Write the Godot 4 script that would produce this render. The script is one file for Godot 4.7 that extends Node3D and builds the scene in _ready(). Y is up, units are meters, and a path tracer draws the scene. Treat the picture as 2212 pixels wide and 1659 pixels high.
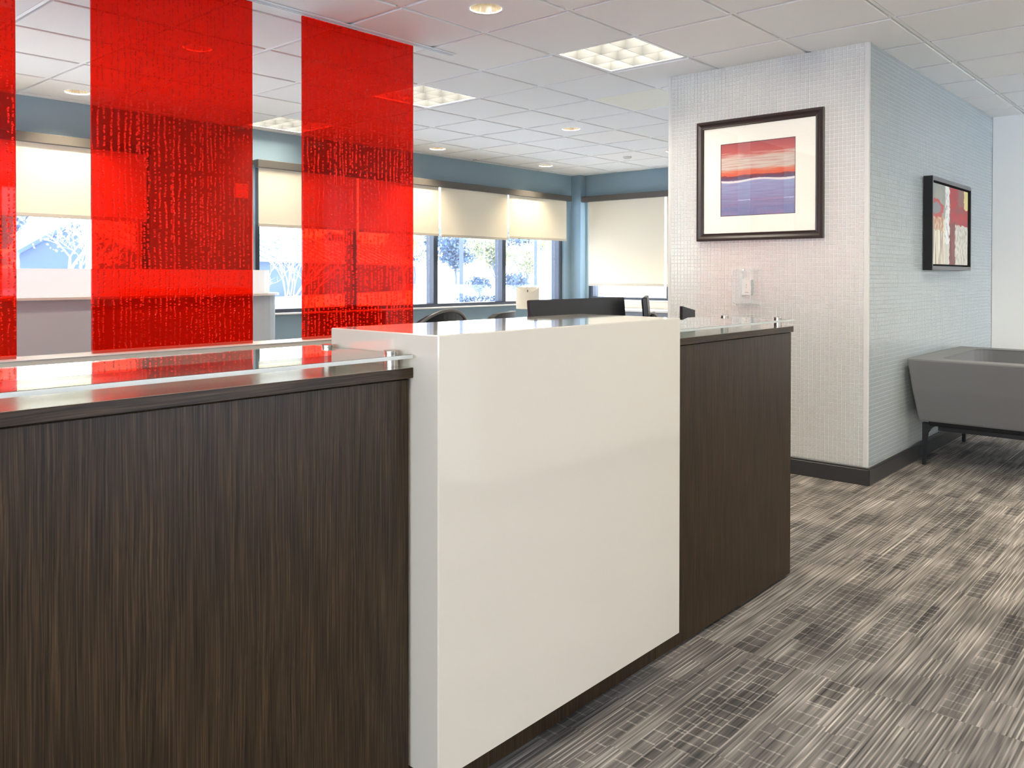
extends Node3D
# A reception area: two-tier counter, red bubble-resin panels, blue window walls, mosaic pier, sofa.
# World: y up, metres, floor at y = 0. The camera stands at (0, 1.226, 0); +x runs along the counter, -z towards the windows.

const CEIL := 2.6
const T := 0.6096          # ceiling module
const GX := 3.3784         # a crossing of the ceiling grid
const GZ := -3.2652
const PX := 4.9642         # mosaic pier: face towards -x
const PZ := -1.6817        # mosaic pier: face towards +z
const ZW := -7.0245        # back window wall, inner face
const XR := 9.09           # right window wall, inner face

var taken := {}
var M := {}
var rng := RandomNumberGenerator.new()


# ---------------------------------------------------------------- mesh builder
class Mb:
	var v := PackedVector3Array()
	var n := PackedVector3Array()
	var t := PackedVector2Array()

	func tri(a: Vector3, b: Vector3, c: Vector3, out: Vector3) -> void:
		var k := (b - a).cross(c - a)
		if k.length_squared() < 1e-18:
			return
		k = k.normalized()
		if k.dot(out) < 0.0:
			k = -k
			v.append_array([a, b, c])
		else:
			v.append_array([a, c, b])
		n.append_array([k, k, k])
		for i in 3:
			t.append(flat_uv(v[v.size() - 3 + i], k))

	func flat_uv(p: Vector3, k: Vector3) -> Vector2:
		var a := k.abs()
		if a.x > a.y and a.x > a.z:
			return Vector2(p.z, -p.y)
		if a.y > a.z:
			return Vector2(p.x, p.z)
		return Vector2(p.x, -p.y)

	func quad(a: Vector3, b: Vector3, c: Vector3, d: Vector3, out: Vector3) -> void:
		tri(a, b, c, out)
		tri(a, c, d, out)

	func quad_uv(a: Vector3, b: Vector3, c: Vector3, d: Vector3, out: Vector3) -> void:  # a top left, b top right, c bottom right, d bottom left
		var at := v.size()
		quad(a, b, c, d, out)
		var uv := {a: Vector2(0, 0), b: Vector2(1, 0), c: Vector2(1, 1), d: Vector2(0, 1)}
		for i in range(at, v.size()):
			t[i] = uv[v[i]]

	func smooth_quad(p: Array, k: Array) -> void:   # four points and their normals, round the face
		for f in [[0, 1, 2], [0, 2, 3]]:
			var a: Vector3 = p[f[0]]
			var b: Vector3 = p[f[1]]
			var c: Vector3 = p[f[2]]
			var face := (b - a).cross(c - a)
			if face.length_squared() < 1e-18:
				continue
			var order: Array = f if face.dot(k[f[0]] + k[f[1]] + k[f[2]]) < 0.0 else [f[0], f[2], f[1]]
			for i in order:
				v.append(p[i])
				n.append(k[i])
				t.append(flat_uv(p[i], k[i]))

	func box(lo: Vector3, hi: Vector3, bevel := 0.0) -> void:
		var c := (lo + hi) * 0.5
		var h := (hi - lo) * 0.5
		var b: float = minf(bevel, minf(h.x, minf(h.y, h.z)) * 0.9)
		var pt := func(s: Vector3, axis: int) -> Vector3:
			var q := Vector3(h.x - b, h.y - b, h.z - b)
			q[axis] = h[axis]
			return c + q * s
		for axis in 3:
			var u := (axis + 1) % 3
			var w := (axis + 2) % 3
			for s in [-1.0, 1.0]:
				var q := []
				for e in [[-1, -1], [1, -1], [1, 1], [-1, 1]]:
					var sg := Vector3.ONE
					sg[axis] = s
					sg[u] = e[0]
					sg[w] = e[1]
					q.append(pt.call(sg, axis))
				var out := Vector3.ZERO
				out[axis] = s
				quad(q[0], q[1], q[2], q[3], out)
		if b <= 0.0:
			return
		for axis in 3:       # the bevels along that axis
			var u := (axis + 1) % 3
			var w := (axis + 2) % 3
			for su in [-1.0, 1.0]:
				for sw in [-1.0, 1.0]:
					var lo_s := Vector3.ONE
					lo_s[u] = su
					lo_s[w] = sw
					var hi_s := lo_s
					lo_s[axis] = -1.0
					var out := Vector3.ZERO
					out[u] = su
					out[w] = sw
					quad(pt.call(lo_s, u), pt.call(hi_s, u), pt.call(hi_s, w), pt.call(lo_s, w), out)
		for sx in [-1.0, 1.0]:
			for sy in [-1.0, 1.0]:
				for sz in [-1.0, 1.0]:
					var s := Vector3(sx, sy, sz)
					tri(pt.call(s, 0), pt.call(s, 1), pt.call(s, 2), s)

	func lathe(profile: Array, at: Vector3, segs := 24) -> void:   # profile: [radius, height] pairs; turned round y
		for k in profile.size() - 1:
			var a: Vector2 = profile[k]
			var b: Vector2 = profile[k + 1]
			var d := (b - a).normalized()
			var m := Vector2(d.y, -d.x)
			for i in segs:
				var p := []
				var q := []
				for e in [[a, i], [a, i + 1], [b, i + 1], [b, i]]:
					var w: float = TAU * e[1] / segs
					p.append(at + Vector3(cos(w) * e[0].x, e[0].y, sin(w) * e[0].x))
					q.append(Vector3(cos(w) * m.x, m.y, sin(w) * m.x))
				smooth_quad(p, q)

	func tube(pts: Array, radii: Array, segs := 8) -> void:
		for k in pts.size() - 1:
			var a: Vector3 = pts[k]
			var b: Vector3 = pts[k + 1]
			var d := (b - a).normalized()
			var x := d.cross(Vector3.UP if absf(d.y) < 0.9 else Vector3.RIGHT).normalized()
			var y := d.cross(x)
			for i in segs:
				var p := []
				var q := []
				for e in [[a, i, radii[k]], [a, i + 1, radii[k]], [b, i + 1, radii[k + 1]], [b, i, radii[k + 1]]]:
					var w: float = TAU * e[1] / segs
					var o := x * cos(w) + y * sin(w)
					p.append(e[0] + o * e[2])
					q.append(o)
				smooth_quad(p, q)

	func prism(poly: PackedVector2Array, levels: Array, caps := true) -> void:   # plan polygon (x, z) carried up; levels: [y, grow, centre scale]
		var ring := func(l: Array) -> Array:
			var c := Vector2.ZERO
			for p in poly:
				c += p
			c /= poly.size()
			var out := []
			for p in poly:
				var q: Vector2 = c + (p - c) * l[1]
				out.append(Vector3(q.x, l[0], q.y))
			return out
		var rings := levels.map(func(l): return ring.call(l))
		var area := 0.0
		for i in poly.size():
			area += poly[i].cross(poly[(i + 1) % poly.size()])
		for k in rings.size() - 1:
			for i in poly.size():
				var j := (i + 1) % poly.size()
				var e := poly[j] - poly[i]
				var out := Vector3(e.y, 0, -e.x) * signf(area)
				quad(rings[k][i], rings[k][j], rings[k + 1][j], rings[k + 1][i], out)
		if caps:
			var ids := Geometry2D.triangulate_polygon(poly)
			for k in [0, rings.size() - 1]:
				for i in range(0, ids.size(), 3):
					tri(rings[k][ids[i]], rings[k][ids[i + 1]], rings[k][ids[i + 2]], Vector3.DOWN if k == 0 else Vector3.UP)

	func moved(by: Transform3D) -> Mb:
		var o := Mb.new()
		for p in v:
			o.v.append(by * p)
		for p in n:
			o.n.append((by.basis * p).normalized())
		o.t = t.duplicate()
		return o

	func add(o: Mb) -> void:
		v.append_array(o.v)
		n.append_array(o.n)
		t.append_array(o.t)

	func mesh() -> ArrayMesh:
		var a := []
		a.resize(Mesh.ARRAY_MAX)
		a[Mesh.ARRAY_VERTEX] = v
		a[Mesh.ARRAY_NORMAL] = n
		a[Mesh.ARRAY_TEX_UV] = t
		var m := ArrayMesh.new()
		m.add_surface_from_arrays(Mesh.PRIMITIVE_TRIANGLES, a)
		return m


# ---------------------------------------------------------------- naming and tree helpers
func numbered(called: String) -> String:
	var k: int = taken.get(called, 0)
	taken[called] = k + 1
	return called if k == 0 else "%s_%03d" % [called, k]


func tag(o: Node, label: String, category: String, group := "") -> void:
	o.set_meta("label", label)
	if category:
		o.set_meta("category", category)
	if group:
		o.set_meta("group", group)


func thing(called: String, label: String, category: String, at := Vector3.ZERO, group := "", turn := 0.0) -> Node3D:
	var o := Node3D.new()
	o.name = numbered(called)
	add_child(o)
	o.position = at
	o.rotation.y = turn
	tag(o, label, category, group)
	return o


func origin_of(o: Node) -> Vector3:
	var s := Vector3.ZERO
	while o != self:
		s += o.position
		o = o.get_parent()
	return s


func part(called: String, m, material: Material, parent: Node, label := "") -> MeshInstance3D:   # geometry in world coordinates
	var o := MeshInstance3D.new()
	o.name = called
	o.mesh = m.mesh() if m is Mb else m
	o.material_override = null
	o.mesh.surface_set_material(0, material)
	parent.add_child(o, true)
	o.position = -origin_of(parent)
	if label:
		o.set_meta("label", label)
	return o


func local_part(called: String, m, material: Material, parent: Node, label := "") -> MeshInstance3D:   # geometry in the thing's own axes
	var o := part(called, m, material, parent, label)
	o.position = Vector3.ZERO
	return o


func struct(called: String, m, material: Material, label := "") -> MeshInstance3D:
	var o := MeshInstance3D.new()
	o.name = called
	o.mesh = m.mesh() if m is Mb else m
	o.mesh.surface_set_material(0, material)
	add_child(o)
	o.set_meta("kind", "structure")
	if label:
		o.set_meta("label", label)
	return o


func group_struct(called: String, label: String) -> Node3D:
	var o := Node3D.new()
	o.name = called
	add_child(o)
	o.set_meta("kind", "structure")
	o.set_meta("label", label)
	return o


func dup(o: Node3D, at: Vector3, label := "", turn := 0.0) -> Node3D:
	var c: Node3D = o.duplicate()
	c.name = numbered(String(o.name).rstrip("0123456789").trim_suffix("_"))
	add_child(c)
	c.position = at
	c.rotation.y = turn
	if label:
		c.set_meta("label", label)
	return c


func cube(lo: Vector3, hi: Vector3, bevel := 0.0) -> Mb:
	var m := Mb.new()
	m.box(lo, hi, bevel)
	return m


func V(x: float, y: float, z: float) -> Vector3:
	return Vector3(x, y, z)


# ---------------------------------------------------------------- materials
func mat(c: Color, rough := 0.6, metal := 0.0) -> StandardMaterial3D:
	var m := StandardMaterial3D.new()
	m.albedo_color = c
	m.roughness = rough
	m.metallic = metal
	return m


func rgb(r: int, g: int, b: int) -> Color:
	return Color(r / 255.0, g / 255.0, b / 255.0)


func picture(w: int, h: int, f: Callable) -> ImageTexture:
	var bytes := PackedByteArray()
	bytes.resize(w * h * 3)
	var k := 0
	for y in h:
		for x in w:
			var c: Color = f.call(x, y)
			bytes[k] = int(clampf(c.r, 0, 1) * 255.0)
			bytes[k + 1] = int(clampf(c.g, 0, 1) * 255.0)
			bytes[k + 2] = int(clampf(c.b, 0, 1) * 255.0)
			k += 3
	return ImageTexture.create_from_image(Image.create_from_data(w, h, false, Image.FORMAT_RGB8, bytes))


func noise(seed_: int, freq: float, octaves := 3) -> FastNoiseLite:
	var f := FastNoiseLite.new()
	f.seed = seed_
	f.frequency = freq
	f.fractal_octaves = octaves
	return f


func wood_image(seed_: int, w: int, h: int, along_x: bool) -> Image:   # straight-grained dark laminate
	var fine := noise(seed_, 1.0, 2)
	var broad := noise(seed_ + 1, 1.0, 2)
	var warp := noise(seed_ + 2, 1.0, 2)
	var bytes := PackedByteArray()
	bytes.resize(w * h * 3)
	var k := 0
	for y in h:
		for x in w:
			var a: float = y if along_x else x          # across the grain
			var g: float = x if along_x else y          # along it
			var s := a + 3.0 * warp.get_noise_2d(a * 0.006, g * 0.003)
			var q := fine.get_noise_2d(s * 0.27, g * 0.0026)
			var p := broad.get_noise_2d(s * 0.025, g * 0.0025)
			var d := fine.get_noise_2d(s * 0.50 + 300.0, g * 0.0050)
			var val := 0.46 + 0.46 * q + 0.12 * p + 0.46 * d
			val = clampf(val, 0.0, 1.0)
			var c := Color(0.108, 0.076, 0.045).lerp(Color(0.325, 0.250, 0.165), val)
			bytes[k] = int(c.r * 255.0)
			bytes[k + 1] = int(c.g * 255.0)
			bytes[k + 2] = int(c.b * 255.0)
			k += 3
	return Image.create_from_data(w, h, false, Image.FORMAT_RGB8, bytes)


func carpet_image(px: int) -> Image:   # loop-pile plank: streaks along x broken by ladders of dark blocks
	var bytes := PackedByteArray()
	bytes.resize(px * px * 3)
	var streak := noise(31, 1.0, 2)
	var patch := noise(32, 1.0, 2)
	var pile := RandomNumberGenerator.new()
	pile.seed = 77
	var y := 0
	while y < px:
		var band := pile.randi_range(20, 44)
		var steps := pile.randf() < 0.62
		var kinds := PackedInt32Array()     # per column: 0 streaks, else the index of the block in a ladder
		var tone := PackedFloat32Array()
		kinds.resize(px)
		tone.resize(px)
		var x := 0
		while x < px:
			var ladder := pile.randf() < (0.72 if steps else 0.16)
			var reach := pile.randi_range(90, 330)
			var step := pile.randi_range(26, 40)
			var base := pile.randf_range(0.0, 1.0)
			var depth := pile.randf_range(0.15, 1.0)
			for q in reach:
				if x + q >= px:
					break
				kinds[x + q] = 0
				tone[x + q] = base
				if ladder:
					kinds[x + q] = 2 if q % step < 4 else 1
					tone[x + q] = depth
			x += reach
		for row in band:
			if y + row >= px:
				break
			var edge := row < 3
			var r := int((y + row) / 3)
			var odd := hash(r * 7919) % 1000 / 1000.0
			for c in px:
				var v := 0.445 + 0.17 * streak.get_noise_2d(c * 0.0045, r * 3.7) + 0.10 * (odd - 0.5)
				v += 0.12 * patch.get_noise_2d(c * 0.004, (y + row) * 0.006)
				if kinds[c] == 1 and not edge:
					v -= 0.13 * tone[c]
				elif kinds[c] == 2 and (c + r) % 3 != 0:
					v += 0.11
				elif kinds[c] == 0:
					v += 0.12 if (r + int(tone[c] * 7.0)) % 3 == 0 else -0.02
				if edge and tone[c] > 0.4:
					v += 0.09
				v += 0.05 * (float((c * 131 + (y + row) * 71) % 17) / 17.0 - 0.5)
				v = clampf(v, 0.05, 0.9)
				var k := ((y + row) * px + c) * 3
				bytes[k] = int(v * 255.0)
				bytes[k + 1] = int(v * 0.95 * 255.0)
				bytes[k + 2] = int(v * 0.89 * 255.0)
		y += band
	return Image.create_from_data(px, px, false, Image.FORMAT_RGB8, bytes)


func bubble_image(w: int, h: int) -> Image:   # columns of small raised droplets, 0.764 m x 1.71 m
	var bytes := PackedByteArray()
	bytes.resize(w * h)
	var per := Vector2(w / 764.0, h / 1710.0)      # pixels in a millimetre
	var r := RandomNumberGenerator.new()
	r.seed = 5
	var x := 9.0
	while x < 756.0:
		var y := r.randf_range(0, 20)
		var dense := r.randf_range(0.55, 0.95)
		var wander := 0.0
		while y < 1704.0:
			var rad := r.randf_range(1.7, 3.3)
			wander = clampf(wander + r.randf_range(-2.2, 2.2), -4.5, 4.5)
			if r.randf() < dense:
				var at := Vector2(x + wander, y)
				for l in (1 if r.randf() < 0.6 else 2):
					var c := at + Vector2(r.randf_range(-3, 3), r.randf_range(1.5, 4.5)) * l
					for yy in range(maxi(0, int((c.y - rad) * per.y)), mini(h, int((c.y + rad) * per.y) + 2)):
						for xx in range(maxi(0, int((c.x - rad) * per.x)), mini(w, int((c.x + rad) * per.x) + 2)):
							var d := 1.0 - c.distance_squared_to(Vector2(xx, yy) / per) / (rad * rad)
							if d > 0.0:
								bytes[yy * w + xx] = maxi(bytes[yy * w + xx], int(d * rad / 3.3 * 255.0))
			y += rad * r.randf_range(2.0, 4.6)
		x += r.randf_range(14, 32)
	return Image.create_from_data(w, h, false, Image.FORMAT_L8, bytes)


func make_materials() -> void:
	M.ceiling = mat(Color(0.955, 0.955, 0.94), 0.95)
	M.ceiling_warm = mat(Color(0.965, 0.955, 0.93), 0.95)
	M.panel_cream = mat(Color(0.97, 0.96, 0.90), 0.7)
	M.grid = mat(Color(0.97, 0.97, 0.96), 0.45)
	M.slab = mat(Color(0.3, 0.3, 0.3), 0.9)
	M.blue = mat(rgb(142, 166, 177), 0.7)
	M.white_wall = mat(rgb(246, 244, 236), 0.8)
	M.grout = mat(rgb(236, 236, 230), 0.9)
	M.tile = mat(rgb(216, 217, 212), 0.24, 0.30)
	M.trim = mat(rgb(214, 213, 208), 0.4)
	M.tile_blue = mat(rgb(184, 192, 192), 0.26, 0.25)
	M.grout_blue = mat(rgb(178, 186, 186), 0.9)
	M.base = mat(rgb(52, 52, 52), 0.35)
	M.white_gloss = mat(rgb(217, 208, 190), 0.08)
	M.white_gloss.clearcoat_enabled = true
	M.white_gloss.clearcoat = 0.6
	M.white_gloss.clearcoat_roughness = 0.03
	M.white_lam = mat(rgb(226, 224, 218), 0.25)
	M.ledge = mat(rgb(206, 196, 182), 0.5)
	M.steel = mat(rgb(196, 186, 174), 0.25, 1.0)
	M.chrome = mat(rgb(220, 220, 220), 0.12, 1.0)
	M.alu = mat(rgb(214, 212, 208), 0.45, 0.4)
	M.black = mat(rgb(28, 30, 34), 0.35)
	M.black_matte = mat(rgb(22, 23, 25), 0.8)
	M.dark_frame = mat(rgb(52, 60, 72), 0.4)
	M.fascia = mat(rgb(92, 88, 82), 0.5)
	M.sill = mat(rgb(235, 235, 232), 0.4)
	M.hem = mat(rgb(196, 188, 172), 0.8)
	M.fabric_blind = mat(Color(0.925, 0.885, 0.79, 0.93), 0.95)
	M.fabric_blind.transparency = BaseMaterial3D.TRANSPARENCY_ALPHA
	M.fabric_blind.backlight_enabled = true
	M.fabric_blind.backlight = Color(0.26, 0.25, 0.225)
	M.screen_white = mat(rgb(245, 247, 248), 0.35)
	M.screen_white.backlight_enabled = true
	M.screen_white.backlight = Color(1.0, 1.0, 1.0)
	M.shade = mat(rgb(240, 236, 226), 0.8)
	M.shade.backlight_enabled = true
	M.shade.backlight = Color(0.8, 0.78, 0.72)
	M.sofa = mat(rgb(112, 112, 111), 0.85)
	M.sofa.rim_enabled = true
	M.sofa.rim = 0.3
	M.mat_board = mat(rgb(250, 247, 233), 0.9)
	M.frame_brown = mat(rgb(44, 33, 29), 0.36)
	M.frame_grey = mat(rgb(112, 114, 116), 0.3, 0.5)
	M.kiosk = mat(rgb(190, 204, 214), 0.65)
	M.lens = mat(Color.WHITE, 0.5)
	M.lens.emission_enabled = true
	M.lens.emission = Color(1.0, 0.985, 0.955)
	M.lens.emission_energy_multiplier = 1.25
	M.lamp_disc = mat(Color.WHITE, 0.5)
	M.lamp_disc.emission_enabled = true
	M.lamp_disc.emission = Color(1.0, 0.94, 0.82)
	M.lamp_disc.emission_energy_multiplier = 1.6
	M.cone = mat(rgb(120, 115, 104), 0.2, 0.9)
	M.louver = mat(rgb(96, 98, 98), 0.5)
	M.pane = mat(Color(0.9, 0.95, 1.0, 0.03), 0.0)
	M.pane.transparency = BaseMaterial3D.TRANSPARENCY_ALPHA
	M.glazing = mat(Color(1, 1, 1, 0.02), 0.02)
	M.glazing.transparency = BaseMaterial3D.TRANSPARENCY_ALPHA
	M.acrylic = mat(Color(0.97, 0.98, 0.98, 0.15), 0.04)
	M.acrylic.transparency = BaseMaterial3D.TRANSPARENCY_ALPHA
	M.shelf_glass = mat(Color(0.90, 0.965, 0.93, 0.03), 0.0)
	M.shelf_glass.refraction_enabled = true
	M.shelf_glass.refraction_scale = 0.05
	# red cast resin: see-through, with a little body of its own, droplets in relief
	M.red = mat(Color(0.968, 0.10, 0.02, 0.09), 0.02)
	M.red.refraction_enabled = true
	M.red.refraction_scale = 0.027
	M.red.metallic_specular = 0.34
	M.red.heightmap_enabled = true
	M.red.heightmap_texture = ImageTexture.create_from_image(bubble_image(1528, 2048))
	M.red.heightmap_scale = 0.40
	M.red.uv1_scale = Vector3(1.0 / 0.764, 1.0 / 1.71, 1.0)
	# wood laminate
	for a in [["wood", false], ["wood_edge", true]]:
		var m := mat(Color.WHITE, 0.36)
		m.metallic_specular = 0.36
		m.albedo_texture = ImageTexture.create_from_image(wood_image(11 if a[1] else 3, 1024, 1024, a[1]))
		m.uv1_triplanar = true
		m.uv1_world_triplanar = true
		m.uv1_scale = Vector3(1.0, 1.0, 1.0) / 1.1
		m.uv1_triplanar_sharpness = 8.0
		M[a[0]] = m
	M.top_lam_lit = mat(rgb(168, 155, 138), 0.22, 0.25)  # taupe top, its colour raised to stand for grazing reflections
	M.top_lam_lit.clearcoat_enabled = true
	M.top_lam_lit.clearcoat = 1.0
	M.top_lam_lit.clearcoat_roughness = 0.12
	M.carpet = mat(Color.WHITE, 0.97)
	M.carpet.albedo_texture = ImageTexture.create_from_image(carpet_image(1600))
	M.carpet.uv1_scale = Vector3.ONE / 2.5
	# outdoors
	M.snow = mat(rgb(228, 232, 236), 0.9)
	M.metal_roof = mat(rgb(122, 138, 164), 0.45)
	M.cream_strip = mat(rgb(226, 216, 198), 0.6)  # even cream for the strip below the right sill
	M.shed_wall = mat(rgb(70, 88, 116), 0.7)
	M.roof_shade = mat(rgb(62, 86, 130), 0.5)  # metal roof copy with blue shade put into its colour
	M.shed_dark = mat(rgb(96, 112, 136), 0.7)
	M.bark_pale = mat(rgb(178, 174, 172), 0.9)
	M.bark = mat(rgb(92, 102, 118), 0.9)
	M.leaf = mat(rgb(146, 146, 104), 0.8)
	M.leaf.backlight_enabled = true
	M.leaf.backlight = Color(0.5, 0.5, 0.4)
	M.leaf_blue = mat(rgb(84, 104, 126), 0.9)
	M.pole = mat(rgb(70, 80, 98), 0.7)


# ---------------------------------------------------------------- lights
func set_stage() -> void:
	var cam := Camera3D.new()
	cam.name = "camera"
	add_child(cam)
	var r := V(0.6596322, 0.0012809, 0.7515874)
	var f := V(0.7515619, -0.0095419, -0.6595935)
	r = r.normalized()
	f = (f - r * f.dot(r)).normalized()
	var u := r.cross(f)
	cam.transform = Transform3D(Basis(r, u, -f), V(0, 1.2263, 0))
	cam.projection = Camera3D.PROJECTION_FRUSTUM
	cam.keep_aspect = Camera3D.KEEP_HEIGHT
	cam.near = 0.05
	cam.far = 400.0
	cam.size = 2.0 * 0.05 * 829.5 / 1789.21
	cam.frustum_offset = Vector2((1106.0 - 1131.95) / 1789.21, -(829.5 - 612.06) / 1789.21) * 0.05
	cam.current = true

	var sky_mat := ProceduralSkyMaterial.new()
	sky_mat.sky_top_color = Color(0.70, 0.82, 1.0)
	sky_mat.sky_horizon_color = Color(0.98, 0.98, 0.97)
	sky_mat.sky_curve = 0.2
	sky_mat.ground_bottom_color = Color(0.72, 0.76, 0.82)
	sky_mat.ground_horizon_color = Color(0.95, 0.95, 0.95)
	sky_mat.sky_energy_multiplier = 2.6
	sky_mat.ground_energy_multiplier = 2.0
	var sky := Sky.new()
	sky.sky_material = sky_mat
	var e := Environment.new()
	e.background_mode = Environment.BG_SKY
	e.sky = sky
	e.tonemap_mode = Environment.TONE_MAPPER_LINEAR
	e.tonemap_exposure = 1.0
	e.sdfgi_enabled = true
	e.ssao_enabled = true
	e.ssil_enabled = true
	var w := WorldEnvironment.new()
	w.name = "surroundings"
	w.environment = e
	add_child(w)

	var sun := DirectionalLight3D.new()
	sun.name = "sun"
	add_child(sun)
	sun.look_at_from_position(Vector3.ZERO, -V(0.72, 0.60, -0.38).normalized(), Vector3.UP)
	sun.light_color = Color(1.0, 0.96, 0.88)
	sun.light_energy = 5.5
	sun.light_angular_distance = 0.6
	sun.sky_mode = DirectionalLight3D.SKY_MODE_LIGHT_ONLY
	sun.shadow_enabled = true


const TROFFER_ENERGY := 3.8
const SPOT_ENERGY := 2.4
const ADDED_ACCENT_ENERGY := 1.7


# ---------------------------------------------------------------- ceiling
func cell(i: float, j: float) -> Vector3:
	return V(GX + (i + 0.5) * T, CEIL, GZ - (j + 0.5) * T)


func tile_mesh(hole := 0.0) -> ArrayMesh:
	var m := Mb.new()
	var h := T * 0.5 - 0.0185
	var y0 := -0.0070
	var y1 := 0.0105
	var b := 0.002
	if hole <= 0.0:
		m.quad(V(-h + b, y0, -h + b), V(h - b, y0, -h + b), V(h - b, y0, h - b), V(-h + b, y0, h - b), Vector3.DOWN)
	else:
		var segs := 48
		for k in segs:
			var q := []
			for w in [TAU * k / segs, TAU * (k + 1) / segs]:
				var d := Vector2(cos(w), sin(w))
				var o: Vector2 = d * (h - b) / maxf(absf(d.x), absf(d.y))
				q.append(V(d.x * hole, y0, d.y * hole))
				q.append(V(o.x, y0, o.y))
			m.quad(q[0], q[1], q[3], q[2], Vector3.DOWN)
			if absf(q[1].x) != absf(q[3].x) and absf(q[1].z) != absf(q[3].z):
				m.tri(q[1], q[3], V(signf(q[1].x + q[3].x) * (h - b), y0, signf(q[1].z + q[3].z) * (h - b)), Vector3.DOWN)
	for s in [[1, 0], [-1, 0], [0, 1], [0, -1]]:
		var o := V(s[0], 0, s[1])
		var w := V(s[1], 0, s[0])
		m.quad(o * (h - b) + w * (h - b) + V(0, y0, 0), o * (h - b) - w * (h - b) + V(0, y0, 0), o * h - w * h + V(0, y0 + b, 0), o * h + w * h + V(0, y0 + b, 0), o + Vector3.DOWN)
		m.quad(o * h + w * h + V(0, y0 + b, 0), o * h - w * h + V(0, y0 + b, 0), o * h - w * h + V(0, y1, 0), o * h + w * h + V(0, y1, 0), o)
	return m.mesh()


const TROFFERS := [[1, -1], [1, 2], [1, 5], [-4, -1], [-5, 2], [-5, 5], [-5, -5], [-2, -5], [1, -5], [4, -5], [6, -6], [2, -6], [5, -8], [-5, -9], [-2, -9], [1, -9], [6, -10]]  # leading entries are seen; the others are added fill out of view
const DOWNLIGHTS := [[-1, -1], [-2, 2], [-2, 5], [4, 2], [4, 5], [7, 5], [7, 2], [-8, -3], [-8, -7]]  # entries past the seen fittings are added fill, out of view


func build_ceiling() -> void:
	var top := cube(V(-4.4, 2.82, -7.6), V(9.7, 2.95, 5.0))
	var c := struct("ceiling", top, M.slab, "suspended ceiling of white square tiles in a white metal grid")
	var used := {}
	for k in TROFFERS:
		used[Vector2i(k[0], k[1])] = 1
	for k in DOWNLIGHTS:
		used[Vector2i(k[0], k[1])] = 2
	var plain := tile_mesh()
	var bored := tile_mesh(0.094)
	plain.surface_set_material(0, M.ceiling)
	bored.surface_set_material(0, M.ceiling)
	var warm := tile_mesh()
	warm.surface_set_material(0, M.ceiling_warm)
	var rest := Mb.new()
	for i in range(-12, 10):
		for j in range(-13, 7):
			var kind: int = used.get(Vector2i(i, j), 0)
			if kind == 1 or (i == 3 and j == 0):
				continue
			var at := cell(i, j)
			var seen := at.x > 0.1 and at.z < -0.35 and not (at.x > PX + 0.35 and at.z > -2.7 and at.z < -2.0)
			if seen or kind == 2:
				var o := MeshInstance3D.new()
				o.name = "ceiling_tile"
				o.mesh = bored if kind == 2 else (warm if hash(i * 31 + j * 17) % 3 == 0 else plain)
				c.add_child(o, true)
				o.position = at
			else:
				rest.box(at - V(T * 0.5 - 0.0185, 0.007, T * 0.5 - 0.0185), at + V(T * 0.5 - 0.0185, 0.0105, T * 0.5 - 0.0185))
	part("ceiling_tiles", rest, M.ceiling, c).set_meta("kind", "stuff")
	for i in range(-12, 11):
		var x := GX + i * T
		var b := cube(V(x - 0.0105, CEIL - 0.0005, GZ - 7.2 * T), V(x + 0.0105, CEIL + 0.012, GZ + 13.0 * T), 0.001)
		b.box(V(x - 0.024, CEIL + 0.0108, GZ - 7.2 * T), V(x + 0.024, CEIL + 0.0118, GZ + 13.0 * T))
		part("grid_bar", b, M.grid, c)
	for j in range(-13, 8):
		var z := GZ - j * T
		var b := cube(V(GX - 12.0 * T, CEIL - 0.0003, z - 0.0105), V(GX + 10.2 * T, CEIL + 0.0122, z + 0.0105), 0.001)
		b.box(V(GX - 12.0 * T, CEIL + 0.0109, z - 0.024), V(GX + 10.2 * T, CEIL + 0.0119, z + 0.024))
		part("grid_bar", b, M.grid, c)
	# flat cream lay-in panel
	var at := cell(3, 0)
	part("ceiling_panel", cube(at - V(0.293, 0.002, 0.293), at + V(0.293, 0.009, 0.293), 0.002), M.panel_cream, c, "cream flat lay-in panel")


func where(k: Array) -> String:   # where an added fitting outside the frame hangs
	var side: String = "at the windows" if k[1] > 3 else ("mid office" if k[1] > 0 else ("behind counter" if k[1] > -3 else ("ahead of counter" if k[1] > -7 else "near entrance")))
	var places := ["farthest left", "far left", "left", "centre left", "centre", "centre right", "right", "far right", "farthest right"]
	var n: int = {-8: 0, -5: 1, -4: 2, -2: 3, 1: 4, 2: 5, 4: 6, 5: 6, 6: 7, 7: 8}.get(k[0], 4)
	return "%s, %s" % [side, places[n]]


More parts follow.
